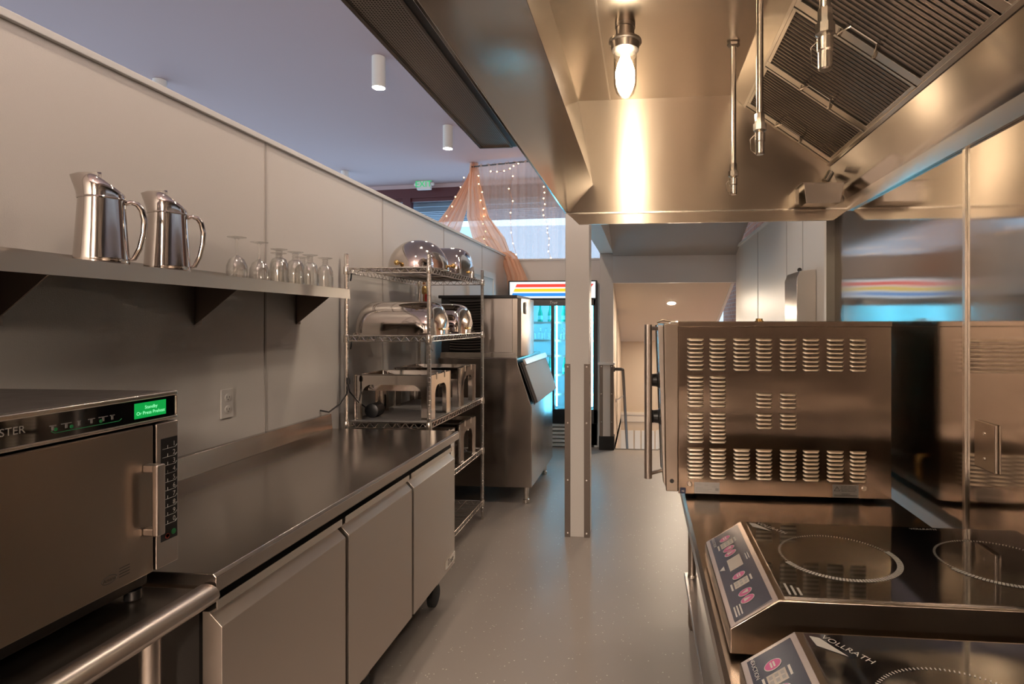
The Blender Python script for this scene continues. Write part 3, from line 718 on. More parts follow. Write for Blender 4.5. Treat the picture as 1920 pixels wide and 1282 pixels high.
for y in (.97, 1.06, 1.0): b.lathe([(.0035, 0), (.0035, .0006)], (MX - .003, y, 1.301), 10, 'X')
b.build('icon_lines', 'print_green', cs)
dr = MB().box(MX - .03, MX, Y0, 1.183, .945, 1.272).build('door', 'steel_micro', t, .004)
b = MB(); hy = 1.162
b.box(MX, MX + .036, hy - .010, hy + .010, 1.172, 1.19).box(MX, MX + .036, hy - .010, hy + .010, 1.034, 1.052).box(MX + .024, MX + .038, hy - .0115, hy + .0115, 1.034, 1.19)
b.build('handle', 'steel_brushed', dr, .004)
b = MB(); lz = .975
b.tube([(MX + .0004, 1.075 + .017*math.cos(a), lz + .008*math.sin(a)) for a in [2*PI*i/20 for i in range(21)]], .0006, 4)
b.text('Amana', .010, (MX + .0008, 1.075, lz - .003), (0, 1, 0), (0, 0, 1))
for i in range(4): b.box(MX, MX + .0006, 1.097, 1.122, lz + .012 - i*.006, lz + .0135 - i*.006)
b.build('maker_mark', 'print_black', dr)
kc = MB().box(MX - .03, MX + .001, 1.189, Y1, .945, 1.272).build('control_column', 'steel_brushed', t, .003)
kp = MB().box(MX + .001, MX + .0018, 1.200, 1.246, 1.003, 1.236).build('keypad', 'black_matte', t)
b = MB()
for i, d in enumerate('1234567890'):
    z = 1.218 - i * .0192
    b.text(d, .0155, (MX + .0024, 1.236, z - .003), (0, 1, 0), (0, 0, 1))
    b.box(MX + .0018, MX + .0022, 1.204, 1.240, z - .0065, z - .0058).box(MX + .0018, MX + .0022, 1.218, 1.2187, z - .006, z + .001)
    b.tube([(MX + .002, 1.240, z - .006), (MX + .002, 1.2445, z - .001)], .0004, 4)
b.build('digits', 'print_bright', kp)
MB().lathe([(.0065, 0), (.0065, .0006)], (MX + .0018, 1.235, 1.017), 16, 'X').build('start_key', 'print_green', kp)
MB().lathe([(.0060, 0), (.0060, .0006), (.0045, .0006), (.0045, .0)], (MX + .0018, 1.218, 1.012), 16, 'X').build('stop_key', 'print_red', kp)

# ------------------------------------------------------------------ wire rack
RX0, RX1, RY0, RY1 = -1.71, -1.215, 3.19, 4.285
rk = thing('wire_shelving_unit', 'chrome wire shelving unit holding chafing dishes beside the ice machine', 'shelving unit', ((RX0+RX1)/2, (RY0+RY1)/2, 0))
SZ = [1.80, 1.405, .905, .525, .125]
pf = None
for x, y in ((RX0, RY0), (RX1, RY0), (RX0, RY1), (RX1, RY1)):
    if pf is None:
        prof = [(.0085, .02)]
        z = .045
        while z < 1.89:
            prof += [(.0125, z), (.0125, z + .021), (.0113, z + .0225), (.0113, z + .0245)]; z += .026
        prof += [(.0125, 1.892), (.010, 1.897)]
        pf = MB().lathe(prof, (x, y, 0), 10).build('post', 'chrome', rk)
        ft = MB().lathe([(.010, 0), (.012, .004), (.012, .022), (.008, .024)], (x, y, 0), 10).build('foot', 'steel_bright', pf)
        for z in SZ: MB().lathe([(.016, -.022), (.018, -.018), (.0165, .020), (.014, .024)], (x, y, z), 12).build('collar', 'steel_bright', pf)
        px, py = x, y
    else:
        o = pf.copy(); COL.objects.link(o); o.parent = rk; o.location = (x - px, y - py, 0)
        for c in pf.children:
            q = c.copy(); COL.objects.link(q); q.parent = o
sf = None
def truss(b, p, q, h=.030, step=.05):
    p, q = Vector(p), Vector(q); n = max(2, int((q - p).length / step)); r = .0032
    up = Vector((0, 0, h/2))
    b.tube([p + up, q + up], r, 6); b.tube([p - up, q - up], r, 6)
    pts = [p.lerp(q, i / (2*n)) + (up if i % 2 else -up) for i in range(2*n + 1)]
    for a, c in zip(pts, pts[1:]): b.tube([a, c], .0022, 4, False)
for z in SZ:
    if sf is None:
        b = MB(); i_ = .006
        truss(b, (RX0 + .01, RY0, z), (RX1 - .01, RY0, z)); truss(b, (RX0 + .01, RY1, z), (RX1 - .01, RY1, z))
        truss(b, (RX0, RY0 + .01, z), (RX0, RY1 - .01, z)); truss(b, (RX1, RY0 + .01, z), (RX1, RY1 - .01, z))
        sf = b.build('shelf', 'chrome', rk); sz0 = z
        b = MB(); n = 42
        for i in range(n):
            y = RY0 + .02 + (RY1 - RY0 - .04) * i / (n - 1); b.tube([(RX0, y, z + .017), (RX1, y, z + .017)], .0018, 4, False)
        for x in (RX0 + .12, RX0 + .25, RX0 + .37): b.tube([(x, RY0, z + .012), (x, RY1, z + .012)], .003, 4, False)
        wr = b.build('shelf_wires', 'chrome', sf)
    else:
        o = sf.copy(); COL.objects.link(o); o.parent = rk; o.location = (0, 0, z - sz0)
        q = wr.copy(); COL.objects.link(q); q.parent = o
        if abs(z - .905) < .01:
            MB().box(RX0 + .01, RX1 - .01, RY0 + .012, RY1 - .012, z + .019, z + .022).build('liner', 'liner', rk)
for z in (1.80, 1.405):
    b = MB().tube([(RX0 + .03, RY0, z - .018), (RX0 + .03, RY0 - .004, z - .045), (RX0 + .024, RY0, z - .06)], .005, 6); b.build('hook', 'black_plastic', rk)
TOP = .019
# roll-top lids
def lid_mesh(L, W, Hh, rnd):
    b = MB(); nx, ny = 40, 28; vs = []; fs = []
    for i in range(nx + 1):
        u = -1 + 2 * i / nx; u = math.copysign(abs(u) ** .7, u)
        sx = max(0.02, (1 - abs(u) ** rnd)) ** (1 / rnd)
        for j in range(ny + 1):
            a = PI * j / ny; c_, s_ = math.cos(a), math.sin(a)
            e = .80
            vs.append((u * L / 2, math.copysign(abs(c_) ** e, c_) * W / 2 * (.55 + .45 * sx), max(0, s_) ** e * Hh * sx))
    for i in range(nx):
        for j in range(ny):
            q = i*(ny+1)+j; fs.append((q, q+1, q+ny+2, q+ny+1))
    for i in (0, nx): fs.append(tuple(i*(ny+1)+j for j in range(ny+1)))
    return b.add(vs, fs)
def knob(p, parent):
    b = MB().tube([(p[0]-.005, p[1]-.026, p[2]), (p[0]-.005, p[1]+.026, p[2])], .008, 10).tube([(p[0]-.02, p[1]-.02, p[2]), (p[0]-.005, p[1]-.02, p[2])], .006, 8).tube([(p[0]-.02, p[1]+.02, p[2]), (p[0]-.005, p[1]+.02, p[2])], .006, 8)
    return b.build('handle', 'brass', parent)
def lid(loc, label, first=[None]):
    if first[0] is None:
        t = thing('roll_top_cover', label, 'lid', (0, 0, 0), 'rectangular roll-top chafing lids on the rack')
        lid_mesh(.475, .36, .205, 7).build('shell', 'steel_polished', t, ang=60)
        MB().box(-.236, .236, -.180, -.176, .0, .012).build('rim', 'steel_polished', t)
        MB().box(-.236, .236, .176, .180, 0, .012).build('rim', 'steel_polished', t)
        knob((.252, 0, .035), t)
        first[0] = t; t.location = loc; return t
    return dup(first[0], loc, label)
lid((-1.465, 3.43, 1.405 + TOP), 'mirror-polished long roll-top lid on the second shelf, nearer the worktop')
lid((-1.465, 3.95, 1.405 + TOP), 'mirror-polished roll-top lid on the second shelf, by the black louvers')
lid((-1.465, 3.98, 1.80 + TOP), 'rectangular polished roll-top lid on the top shelf behind the round dome')
t = thing('dome_lid', 'round polished dome lid with brass knobs on the top shelf', 'lid', (-1.36, 3.45, 1.80 + TOP))
dc = (-1.375, 3.44, 1.80 + TOP)
MB().lathe([(.182, 0), (.184, .004), (.182, .010)] + [(.181*math.cos(a)**.92, .010 + .175*math.sin(a)) for a in [PI/2*i/14 for i in range(1, 14)]] + [(.002, .185)], dc, 48).build('dome', 'steel_polished', t, ang=60)
for a in (-105, 12):
    c_, s_ = math.cos(math.radians(a)), math.sin(math.radians(a)); p = (dc[0] + .186*c_, dc[1] + .186*s_, dc[2] + .03)
    MB().tube([(p[0] - .01*c_, p[1] - .01*s_, p[2]), (p[0] + .012*c_, p[1] + .012*s_, p[2])], .008, 8).ball((p[0] + .022*c_, p[1] + .022*s_, p[2]), .016, 12, 8).build('knob', 'brass', t)
# chafing frames
def arch_panel(b, w, h, leg, top, axis, at, th=.003):
    """panel standing on two legs with an arched opening, spanning -w/2..w/2"""
    P = [(-w/2, 0), (-w/2, h), (w/2, h), (w/2, 0), (w/2 - leg, 0)]
    r = .06; ho = h - top; i1 = w/2 - leg
    P += [(i1, ho - r)] + [(i1 - r + r*math.cos(a), ho - r + r*math.sin(a)) for a in [PI/2*i/7 for i in range(1, 8)]]
    P += [(-i1 + r + r*math.cos(a), ho - r + r*math.sin(a)) for a in [PI/2 + PI/2*i/7 for i in range(0, 7)]] + [(-i1, ho - r), (-i1, 0)]
    b.prism(P[::-1], axis, at - th/2, at + th/2)
def chafer(loc, label, first=[None]):
    if first[0] is None:
        t = thing('chafing_dish', label, 'chafing dish', (0, 0, 0), 'open chafing dish frames on the rack')
        L, W, Hh = .47, .36, .262
        b = MB(); arch_panel(b, L - .01, Hh, .05, .055, 'Y', -W/2 + .002); arch_panel(b, L - .01, Hh, .05, .055, 'Y', W/2 - .002)
        arch_panel(b, W - .01, Hh, .075, .062, 'X', -L/2 + .002); arch_panel(b, W - .01, Hh, .075, .062, 'X', L/2 - .002)
        for sx in (-1, 1):
            for sy in (-1, 1): b.lathe([(.012, 0), (.012, Hh)], (sx*(L/2 - .010), sy*(W/2 - .010), 0), 14)
        b.build('frame', 'steel_polished', t)
        b = MB(); tray(b, -L/2 + .028, L/2 - .028, -W/2 + .028, W/2 - .028, Hh - .095, Hh + .004, .012, .026); b.build('water_pan', 'steel_polished', t, .006)
        for y in (-.07, .07): MB().box(L/2 - .003, L/2 + .003, y - .007, y + .007, Hh - .03, Hh + .012).build('hinge_clip', 'steel_bright', t, .001)
        first[0] = t; t.location = loc; return t
    return dup(first[0], loc, label)
chafer((-1.462, 3.42, .905 + .022), 'open steel chafing dish frame on the third shelf, nearer the worktop')
chafer((-1.462, 3.97, .905 + .022), 'open steel chafing dish frame on the third shelf, by the ice bin')
chafer((-1.462, 3.97, .525 + TOP), 'open steel chafing dish frame on the shelf below the others, by the ice bin')
chafer((-1.462, 3.50, .525 + TOP), 'open steel chafing dish frame low down, hidden behind the refrigerator end')
# flat wire warming rack under the frames
for i, (zz, lab) in enumerate(((.125 + TOP, 'lower steel food pan on the bottom wire shelf'), (.125 + TOP + .062, 'upper steel food pan stacked on the bottom wire shelf'))):
    b = MB(); tray(b, -1.60, -1.36, 3.28, 3.86, zz, zz + .065, .018, .014); o = b.build('food_pan', 'steel_brushed', None, .004)
    tag(o, lab, 'food pan', 'steel food pans on the bottom shelf')
t = thing('heating_element', 'black cylinder heater lying under the nearer chafing frame', 'heater', (-1.62, 3.33, .927))
MB().lathe([(.030, -.05), (.042, -.045), (.042, .045), (.030, .05)], (-1.62, 3.36, .969), 24, 'Y').build('body', 'black_plastic', t)
b = MB().tube([(-1.747, 2.98, 1.02), (-1.72, 3.02, 1.005), (-1.70, 3.10, 1.04), (-1.69, 3.16, 1.09), (-1.685, 3.165, 1.15), (-1.68, 3.17, 1.10), (-1.66, 3.24, 1.03), (-1.64, 3.29, .99)], .0045, 8)
b.build('cord', 'black_plastic', t); MB().lathe([(.010, 0), (.011, .02), (.006, .035)], (-1.685, 3.165, 1.145), 10).build('plug', 'black_plastic', t)

# pipes on the wall behind rack
t = thing('water_valve', 'copper water stub with red valve handle behind the rack', 'valve', (-1.70, 4.36, 1.62))
MB().tube([(-1.749, 4.36, 1.83), (-1.70, 4.36, 1.83), (-1.695, 4.36, 1.62)], .014, 10).build('pipe', 'copper', t)
MB().lathe([(.02, 0), (.024, .01), (.024, .05), (.018, .06)], (-1.695, 4.36, 1.72), 12).build('body', 'brass', t)
MB().box(-1.690, -1.670, 4.345, 4.375, 1.60, 1.72).build('lever', 'red_plastic', t, .004)
o = MB().tube([(-1.72, 4.50, 2.0), (-1.72, 4.50, 0)], .022, 12).build('drain_pipe', 'white_plastic'); tag(o, 'white vertical drain pipe on the left wall behind the rack', 'pipe')
o = MB().tube([(-1.70, 4.28, 1.40), (-1.62, 4.33, 1.28), (-1.66, 4.40, 1.33), (-1.70, 4.42, 1.60)], .006, 8).build('hose', 'white_plastic'); tag(o, 'thin grey hose looped behind the second shelf', 'hose')

# ------------------------------------------------------------------ ice machine
BX0, BX1, BY0, BY1 = -1.70, -.905, 4.66, 5.75
t = thing('ice_bin', 'tall stainless steel ice storage bin with slanted door', 'ice bin', (-1.3, 5.2, 0))
MB().prism([(BX0, .14), (BX1, .14), (BX1, .80), (-.915, .83), (-1.02, 1.15), (-1.03, 1.205), (BX0, 1.205)], 'Y', BY0, BY1).build('cabinet', 'steel_bin', t, .006)
dv = Vector((-1.005, 0, 1.165)) - Vector((-.885, 0, .83)); dn = Vector((-dv.z, 0, dv.x)).normalized() * -1
def dpt(s, n_): p = Vector((-.885, 0, .83)) + dv * s + dn * n_; return (p.x, p.z)
dr = MB().prism([dpt(0, 0), dpt(1, 0), dpt(1, .028), dpt(0, .028)], 'Y', BY0 + .03, BY1 - .02).build('door', 'bin_door', t, .006)
MB().prism([dpt(.90, .028), dpt(1.06, .02), dpt(1.06, .040), dpt(.92, .046)], 'Y', BY0 + .03, BY1 - .02).build('hinge_rail', 'steel_brushed', dr, .003)
MB().prism([dpt(-.02, -.01), dpt(1.0, -.012), dpt(1.0, .0), dpt(-.02, .0)], 'Y', BY0 + .022, BY1 - .012).build('gasket', 'black_plastic', dr)
for x in (-.965, -1.63):
    for y in (4.72, 5.62):
        MB().lathe([(.022, 0), (.026, .004), (.026, .03), (.018, .035), (.024, .14)], (x, y, 0), 14).build('leg', 'steel_bright', t)
t = thing('ice_maker', 'stainless steel ice maker head with black louvers on top of the bin', 'ice maker', (-1.35, 4.95, 1.205))
HY0, HY1 = 4.68, 5.24
MB().box(-1.68, -1.06, HY0 + .004, HY1, 1.25, 1.70).build('body', 'steel_brushed', t, .004)
MB().box(-1.685, -1.04, HY0 - .006, HY1 + .005, 1.205, 1.25).build('base', 'steel_bright', t, .003)
b = MB(); pr = [(-1.075, HY0), (-1.03, HY0 + .002), (-1.005, HY0 + .03), (-.985, HY0 + .16), (-.98, HY0 + .28), (-.985, HY1 - .08), (-1.005, HY1), (-1.075, HY1)]
b.prism(pr, 'Z', 1.215, 1.70); fpn = b.build('front_panel', 'steel_dark', t, .004)
MB().box(-.992, -.984, HY0 + .10, HY0 + .15, 1.57, 1.67).build('badge', 'print_grey', fpn, .003)
MB().box(-1.70, -1.03, HY0 - .012, HY1 + .01, 1.70, 1.725).build('lid', 'black_plastic', t, .004)
lg = MB().box(-1.675, -1.315, HY0 - .004, HY0 + .006, 1.25, 1.70).build('louver_panel', 'black_matte', t)
b = MB()
for i in range(19):
    z = 1.275 + i * .0222; n = 10; vs = []
    for q in range(n + 1):
        x = -1.60 + .28 * q / n; sag = -.006 * math.sin(PI * q / n)
        vs += [(x, HY0 - .006, z + .010 + sag), (x, HY0 - .018, z + sag)]
    b.add(vs, [(2*q, 2*q+1, 2*q+3, 2*q+2) for q in range(n)])
b.build('louvers', 'bracket_steel', lg)

# soap / towel dispenser on right wall
t = thing('towel_dispenser', 'stainless steel paper towel dispenser on the white wall behind the oven', 'dispenser', (1.0, 3.8, 1.4))
MB().prism([(1.059, 1.40), (.945, 1.40), (.942, 1.77), (.96, 1.815), (1.059, 1.825)], 'Y', 3.648, 3.95).build('case', 'steel_bright', t, .003)
MB().lathe([(.014, 0), (.014, .006)], (1.0, 3.80, 1.835), 12, 'Y').box(.994, 1.006, 3.795, 3.805, 1.815, 1.835).build('lock', 'print_black', t)

# ------------------------------------------------------------------ glass door cooler
CX0, CX1, CYF, CYB = -1.615, -.54, 6.83, 7.55
t = thing('glass_door_cooler', 'tall lit two-door drinks cooler with striped header behind the post', 'cooler', ((CX0+CX1)/2, 7.2, 0))
b = MB().box(CX0, CX0 + .05, CYF + .06, CYB, 0, 1.97).box(CX1 - .05, CX1, CYF + .06, CYB, 0, 1.97).box(CX0, CX1, CYB - .04, CYB, 0, 1.97).box(CX0, CX1, CYF + .06, CYB, 1.90, 1.99).box(CX0, CX1, CYF + .06, CYB, .02, .40)
b.box(CX1, -.506, CYF + .075, CYB, 0, 1.97); b.build('cabinet', 'fridge_white', t, .004)
MB().box(CX0 + .05, CX1 - .05, CYB - .046, CYB - .04, .40, 1.90).build('liner', 'fridge_white', t)
hd = MB().box(CX0, CX1, CYF, CYF + .06, 1.775, 2.0).build('header_box', 'black_plastic', t, .004)
hp = MB().box(CX0 + .02, CX1 - .02, CYF - .004, CYF, 1.79, 1.985).build('lit_panel', 'header_white', t)
hz0, hz1 = 1.80, 1.958
for i, (m_, nm) in enumerate((('header_red', 'stripe'), ('header_yellow', 'stripe'), ('header_blue', 'stripe'))):
    za = hz1 - i * .054; zb = za - .038; sl = .45
    MB().prism([(CX0 + .105 - (1.958 - za)*sl, za), (CX1 - .04 - (1.958 - za)*sl*1.6, za), (CX1 - .04 - (1.958 - zb)*sl*1.6, zb), (CX0 + .105 - (1.958 - zb)*sl, zb)], 'Y', CYF - .006, CYF - .004).build('stripe', m_, hp)
MB().box(CX0 + .02, CX1 - .02, CYF + .012, CYF + .06, 1.70, 1.775).build('top_rail', 'rail_dark', t, .003)
MB().text('True', .05, (-1.07, CYF + .011, 1.722), (1, 0, 0), (0, 0, 1), shear=.3).build('lettering', 'print_white', t)
fr = MB().box(CX0, CX0 + .045, CYF + .012, CYF + .06, .29, 1.775).box(CX1 - .045, CX1, CYF + .012, CYF + .06, .29, 1.775).box(CX0, CX1, CYF + .012, CYF + .06, .29, .46)
fr.build('door_frame', 'black_plastic', t, .003)
mid = (CX0 + CX1) / 2
for i, (xa, xb, yy) in enumerate(((CX0 + .045, mid + .02, CYF + .03), (mid - .02, CX1 - .045, CYF + .05))):
    d = MB().box(xa, xb, yy, yy + .006, .46, 1.70).build('door', 'door_glass', t)
    e = MB().box(xb - .04, xb, yy - .004, yy + .01, .46, 1.70) if i == 0 else MB().box(xa, xa + .04, yy - .004, yy + .01, .46, 1.70)
    e.build('stile', 'rail_dark', d, .002)
MB().tube([(mid + .035, CYF + .12, .48), (mid + .035, CYF + .12, 1.70)], .010, 8).build('light_tube', 'cooler_tube', t)
MB().tube([(CX0 + .07, CYF + .12, .48), (CX0 + .07, CYF + .12, 1.70)], .010, 8).build('light_tube', 'cooler_tube', t)
MB().tube([(CX1 - .07, CYF + .12, .48), (CX1 - .07, CYF + .12, 1.70)], .010, 8).build('light_tube', 'cooler_tube', t)
MB().tube([(CX0 + .1, CYF + .10, 1.80), (CX1 - .1, CYF + .10, 1.80)], .012, 8).build('light_tube', 'cooler_tube', t)
b = MB().box(CX0 + .04, CX1 - .04, CYF + .06, CYF + .065, .0, .29)
b.build('grille_back', 'black_matte', t)
b = MB()
for i in range(6): b.prism([(CYF + .03, .012 + i*.047), (CYF + .055, .03 + i*.047), (CYF + .055, .047 + i*.047), (CYF + .03, .045 + i*.047)], 'X', CX0 + .02, CX1 - .09)
b.build('grille', 'grey_slat', t)
CS = [1.495, 1.275, 1.09, .855, .62]
for z in CS:
    b = MB()
    for x in [CX0 + .06 + (CX1 - CX0 - .12)*i/44 for i in range(45)]: b.tube([(x, CYF + .14, z), (x, CYB - .06, z)], .002, 4, False)
    for y in (CYF + .14, CYF + .35, CYB - .08): b.tube([(CX0 + .05, y, z - .003), (CX1 - .05, y, z - .003)], .0035, 5, False)
    b.box(CX0 + .05, CX1 - .05, CYF + .133, CYF + .137, z - .012, z + .012)
    b.build('wire_shelf', 'sign_white', t)
def bottle(x, z, label, first=[None]):
    loc = (x, CYF + .20, z + .003)
    if first[0] is None:
        t = thing('bottle', label, 'bottle', (0, 0, 0), 'green bottles in the cooler')
        bo = MB().lathe([(.028, 0), (.031, .004), (.031, .09), (.029, .11), (.018, .15), (.0125, .175), (.012, .205), (.0135, .207), (.0135, .214)], (0, 0, 0), 18).build('body', 'bottle_green', t)
        MB().lathe([(.0315, .035), (.0315, .085)], (0, 0, 0), 18, closed=False).build('paper_label', 'bottle_label', t)
        MB().lathe([(.014, .206), (.014, .222), (.012, .224)], (0, 0, 0), 12).build('cap', 'bottle_cap', t)
        first[0] = t; t.location = loc; return t
    return dup(first[0], loc, label)
for x, lab in ((-1.26, 'green bottle on the top cooler shelf, beside the ice maker'), (-1.135, 'green bottle on the top cooler shelf, left of the door stile'), (-.965, 'green bottle on the top cooler shelf, right of the door stile')):
    bottle(x, CS[0], lab)
bottle(-1.135, CS[3], 'green bottle on the lower cooler shelf, left of the door stile'); bottle(-.955, CS[3], 'green bottle on the lower cooler shelf, right of the door stile')
def tumbler(x, y, label, first=[None]):
    loc = (x, y, CS[1] + .002)
    if first[0] is None:
        t = thing('stem_glass', label, 'glass', (0, 0, 0), 'upturned glasses chilling in the cooler')
        MB().lathe([(.034, .0), (.036, .05), (.032, .09), (.012, .108)], (0, 0, 0), 18, closed=False).build('bowl', 'glass', t)
        MB().lathe([(.012, .107), (.008, .125), (.012, .145), (.033, .15), (.033, .153)], (0, 0, 0), 18).build('foot', 'glass', t)
        first[0] = t; t.location = loc; return t
    return dup(first[0], loc, label)
for i, (x, dy, lab) in enumerate(((-1.345, .2, 'upturned glass in the cooler, partly behind the ice maker'), (-1.26, .22, 'upturned glass in the cooler, second from the ice maker'), (-1.20, .30, 'upturned glass set back in the cooler between two others'), (-1.13, .2, 'upturned glass in the cooler, just left of the door stile'), (-.985, .2, 'upturned glass in the cooler, just right of the door stile'), (-.925, .24, 'upturned glass in the cooler, half behind the post'))):
    tumbler(x, CYF + dy, lab)

# handrail
t = thing('handrail', 'dark metal handrail descending the stairs', 'handrail', (-.3, 7.6, .0))
MB().tube([(-.343, 6.88, .94), (-.25, 6.88, .94), (-.238, 6.89, .935), (-.235, 6.92, .91), (-.235, 9.1, -.63)], .019, 10).build('rail', 'rail_dark', t)
MB().lathe([(.032, 0), (.032, .012)], (-.343, 6.88, .94), 14, 'X').build('flange', 'rail_dark', t)
br = MB().tube([(-.345, 7.4, .50), (-.30, 7.4, .52), (-.237, 7.4, .57)], .008, 8).lathe([(.03, 0), (.03, .01)], (-.345, 7.4, .50), 12, 'X').build('bracket', 'steel_brushed', t)

# ------------------------------------------------------------------ prep table
t = thing('prep_table', 'stainless steel prep table carrying the oven and cooktops', 'table', (.49, 1.2, 0))
MB().prism([(.138, .862), (.138, .892), (.146, .9), (.842, .9), (.842, .862), (.838, .862), (.838, .892), (.150, .892), (.144, .886), (.144, .862)], 'Y', -.8, 2.92).build('top', 'steel_table', t)
for x in (.24, .78):
    for y in (2.85, 1.0, -.6):
        l = MB().lathe([(.019, .03), (.019, .89)], (x, y, 0), 16).build('leg', 'steel_dark', t)
        MB().lathe([(.023, .0), (.023, .02), (.0195, .03)], (x, y, .24), 16).build('collar', 'steel_bright', l)
        MB().lathe([(.012, 0), (.015, .006), (.020, .03)], (x, y, 0), 12).build('foot', 'steel_dark', l)
MB().box(.205, .82, -.7, 2.9, .232, .258).build('undershelf', 'steel_shelf', t, .003)

# wall plate
t = thing('wall_plate', 'blank stainless steel wall plate on the steel wall', 'wall plate', (.9, 1.605, 1.175))
MB().box(.892, .9, 1.558, 1.652, 1.112, 1.238).build('plate', 'steel_table', t, .003)
for z in (1.142, 1.208): MB().lathe([(.005, 0), (.004, -.002), (.001, -.003)], (.892, 1.605, z), 10, 'X').build('screw', 'steel_bright', t)

# ------------------------------------------------------------------ countertop convection oven
t = thing('convection_oven', 'stainless steel countertop convection oven with louvered side', 'oven', (.48, 2.4, .9))
OY0, OY1 = 2.0, 2.80
bdy = MB().box(.122, .822, OY0, OY1, .912, 1.485).build('body', 'steel_oven', t, .002)
MB().box(.120, .824, OY0 - .002, OY1 + .002, 1.485, 1.503).build('lid', 'steel_oven', t, .002)
for x in (.17, .77):
    for y in (OY0 + .06, OY1 - .06): MB().lathe([(.018, 0), (.02, .003), (.018, .013)], (x, y, .9), 14).build('foot', 'black_plastic', t)
# embossed louvers
lv = MB(); dk = MB()
COLS = [(.152,.208),(.227,.283),(.307,.363),(.382,.436),(.461,.516),(.536,.590),(.614,.669),(.688,.742)]
def louver(x0, x1, z):
    n = 8; h = .0085; vs = []; rows = 5
    for i in range(n + 1):
        u = i / n; x = lerp(x0, x1, u); e = min(1, min(u, 1 - u) * 5.0); e = math.sqrt(max(0, 1 - (1 - e)**2))
        for j in range(rows + 1):
            a = PI/2 * j / rows
            vs.append((x, OY0 - .0008 - .0085 * e * math.sin(a), z + h/2 - h * (1 - math.cos(a)) * 1.0 * (.55 + .45*e)))
    fs = [(i*(rows+1)+j, i*(rows+1)+j+1, (i+1)*(rows+1)+j+1, (i+1)*(rows+1)+j) for i in range(n) for j in range(rows)]
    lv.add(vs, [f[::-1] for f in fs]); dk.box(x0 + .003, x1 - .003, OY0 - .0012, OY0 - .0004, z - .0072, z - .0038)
def group(cols, zt, zb, n, dz=0):
    for c in cols:
        for i in range(n): louver(COLS[c][0], COLS[c][1], zt - (zt - zb) * i / (n - 1))
group(range(8), 1.4405, 1.3405, 8); group((0, 1), 1.3125, 1.2165, 8); group((0, 1), 1.1885, 1.0935, 8); group(range(8), 1.0660, .9720, 8)
group((3, 4), 1.2565, 1.2145, 4); group((3, 4), 1.1865, 1.1445, 4)
lo = lv.build('louvers', 'steel_louver_lit', bdy, ang=80); dk.build('louver_slots', 'print_black', bdy)
fr = MB().prism([(.072, 1.497), (.080, .918), (.122, .918), (.122, 1.497)], 'Y', OY0 - .002, OY1 + .002).build('front_frame', 'steel_table', t, .004)
MB().lathe([(.0075, 0), (.0075, -.001)], (.100, OY0 - .002, .955), 14, 'Y').build('vent_hole', 'print_black', fr)
dr = MB().prism([(.046, 1.49), (.066, .96), (.080, .93), (.072, 1.49)], 'Y', OY0 + .17, OY1).build('door', 'black_gloss', t, .003)
cp = MB().prism([(.052, 1.49), (.070, .95), (.080, .93), (.072, 1.49)], 'Y', OY0 + .004, OY0 + .165).build('control_panel', 'steel_bright', t, .003)
for z in (1.293, 1.163):
    kx = .055 + (1.49 - z) * .03
    MB().lathe([(.030, 0), (.030, -.006), (.024, -.010), (.022, -.026), (.019, -.029)], (kx, OY0 + .08, z), 20, 'X').box(kx - .036, kx - .026, OY0 + .074, OY0 + .086, z - .022, z + .022).build('knob', 'black_plastic', t, .001)
hd = MB().lathe([(.0135, .950), (.0135, 1.492)], (.0195, OY0 + .045, 0), 20).build('handle', 'steel_brushed', t)
for z in (.965, 1.478): MB().tube([(.02, OY0 + .045, z), (.07, OY0 + .10, z)], .007, 8).build('standoff', 'steel_brushed', hd)
for x in (.160, .734):
    s = MB().lathe([(.010, 0), (.009, -.003), (.006, -.005), (.006, -.003), (.001, -.003)], (x, OY0, .946), 18, 'Y').build('screw', 'steel_bright', bdy)
lb = MB().box(.176, .261, OY0 - .0012, OY0, .9145, .953).build('rating_label', 'white_plastic', t); lb['label'] = 'pale rating label'
b = MB()
for i, (x0, x1) in enumerate(((.18, .20), (.21, .222), (.235, .25), (.18, .205), (.18, .235), (.18, .225), (.18, .25))): b.box(x0, x1, OY0 - .0018, OY0 - .0012, .947 - i*.0045, .948 - i*.0045)
b.box(.247, .258, OY0 - .0018, OY0 - .0012, .925, .934); b.build('print', 'print_grey', lb)
wl = MB().box(.633, .717, OY0 - .0012, OY0, .9145, .957).build('warning_label', 'white_plastic', t); wl['label'] = 'white warning label with triangle'
b = MB()
for i in range(4): b.text(('DO NOT OBSTRUCT', 'VENTILATION HOLES', 'DISCONNECT POWER', 'BEFORE SERVICING')[i], .0052, (.684, OY0 - .0016, .9495 - i*.0052), (1, 0, 0), (0, 0, 1))
b.text('WARNING', .0058, (.675, OY0 - .0016, .924), (1, 0, 0), (0, 0, 1))
for i in range(2): b.box(.638, .712, OY0 - .0018, OY0 - .0012, .9215 - i*.004, .9227 - i*.004)
T3 = [(.638, .936), (.656, .936), (.647, .951)]
for p, q in zip(T3, T3[1:] + T3[:1]): b.tube([(p[0], OY0 - .0016, p[1]), (q[0], OY0 - .0016, q[1])], .0007, 4)
b.box(.6465, .6475, OY0 - .0018, OY0 - .0012, .940, .946); b.build('print', 'print_black', wl)
bg = MB().box(.128, .147, OY0 - .004, OY0, .913, .933).build('badge', 'badge_blue', t, .003); bg['label'] = 'small dark blue maker badge'
MB().text('RE', .009, (.1375, OY0 - .0045, .9195), (1, 0, 0), (0, 0, 1)).build('lettering', 'print_white', bg)
MB().lathe([(.020, 0), (.020, .004), (.016, .005), (.016, .014)], (.535, 2.72, 1.503), 18).build('vent_cap', 'brass', t)
MB().tube([(.05, OY0 + .08, 1.5), (.072, OY0 + .08, 1.508), (.10, OY0 + .08, 1.504)], .004, 8).build('hinge_pin', 'steel_brushed', t)
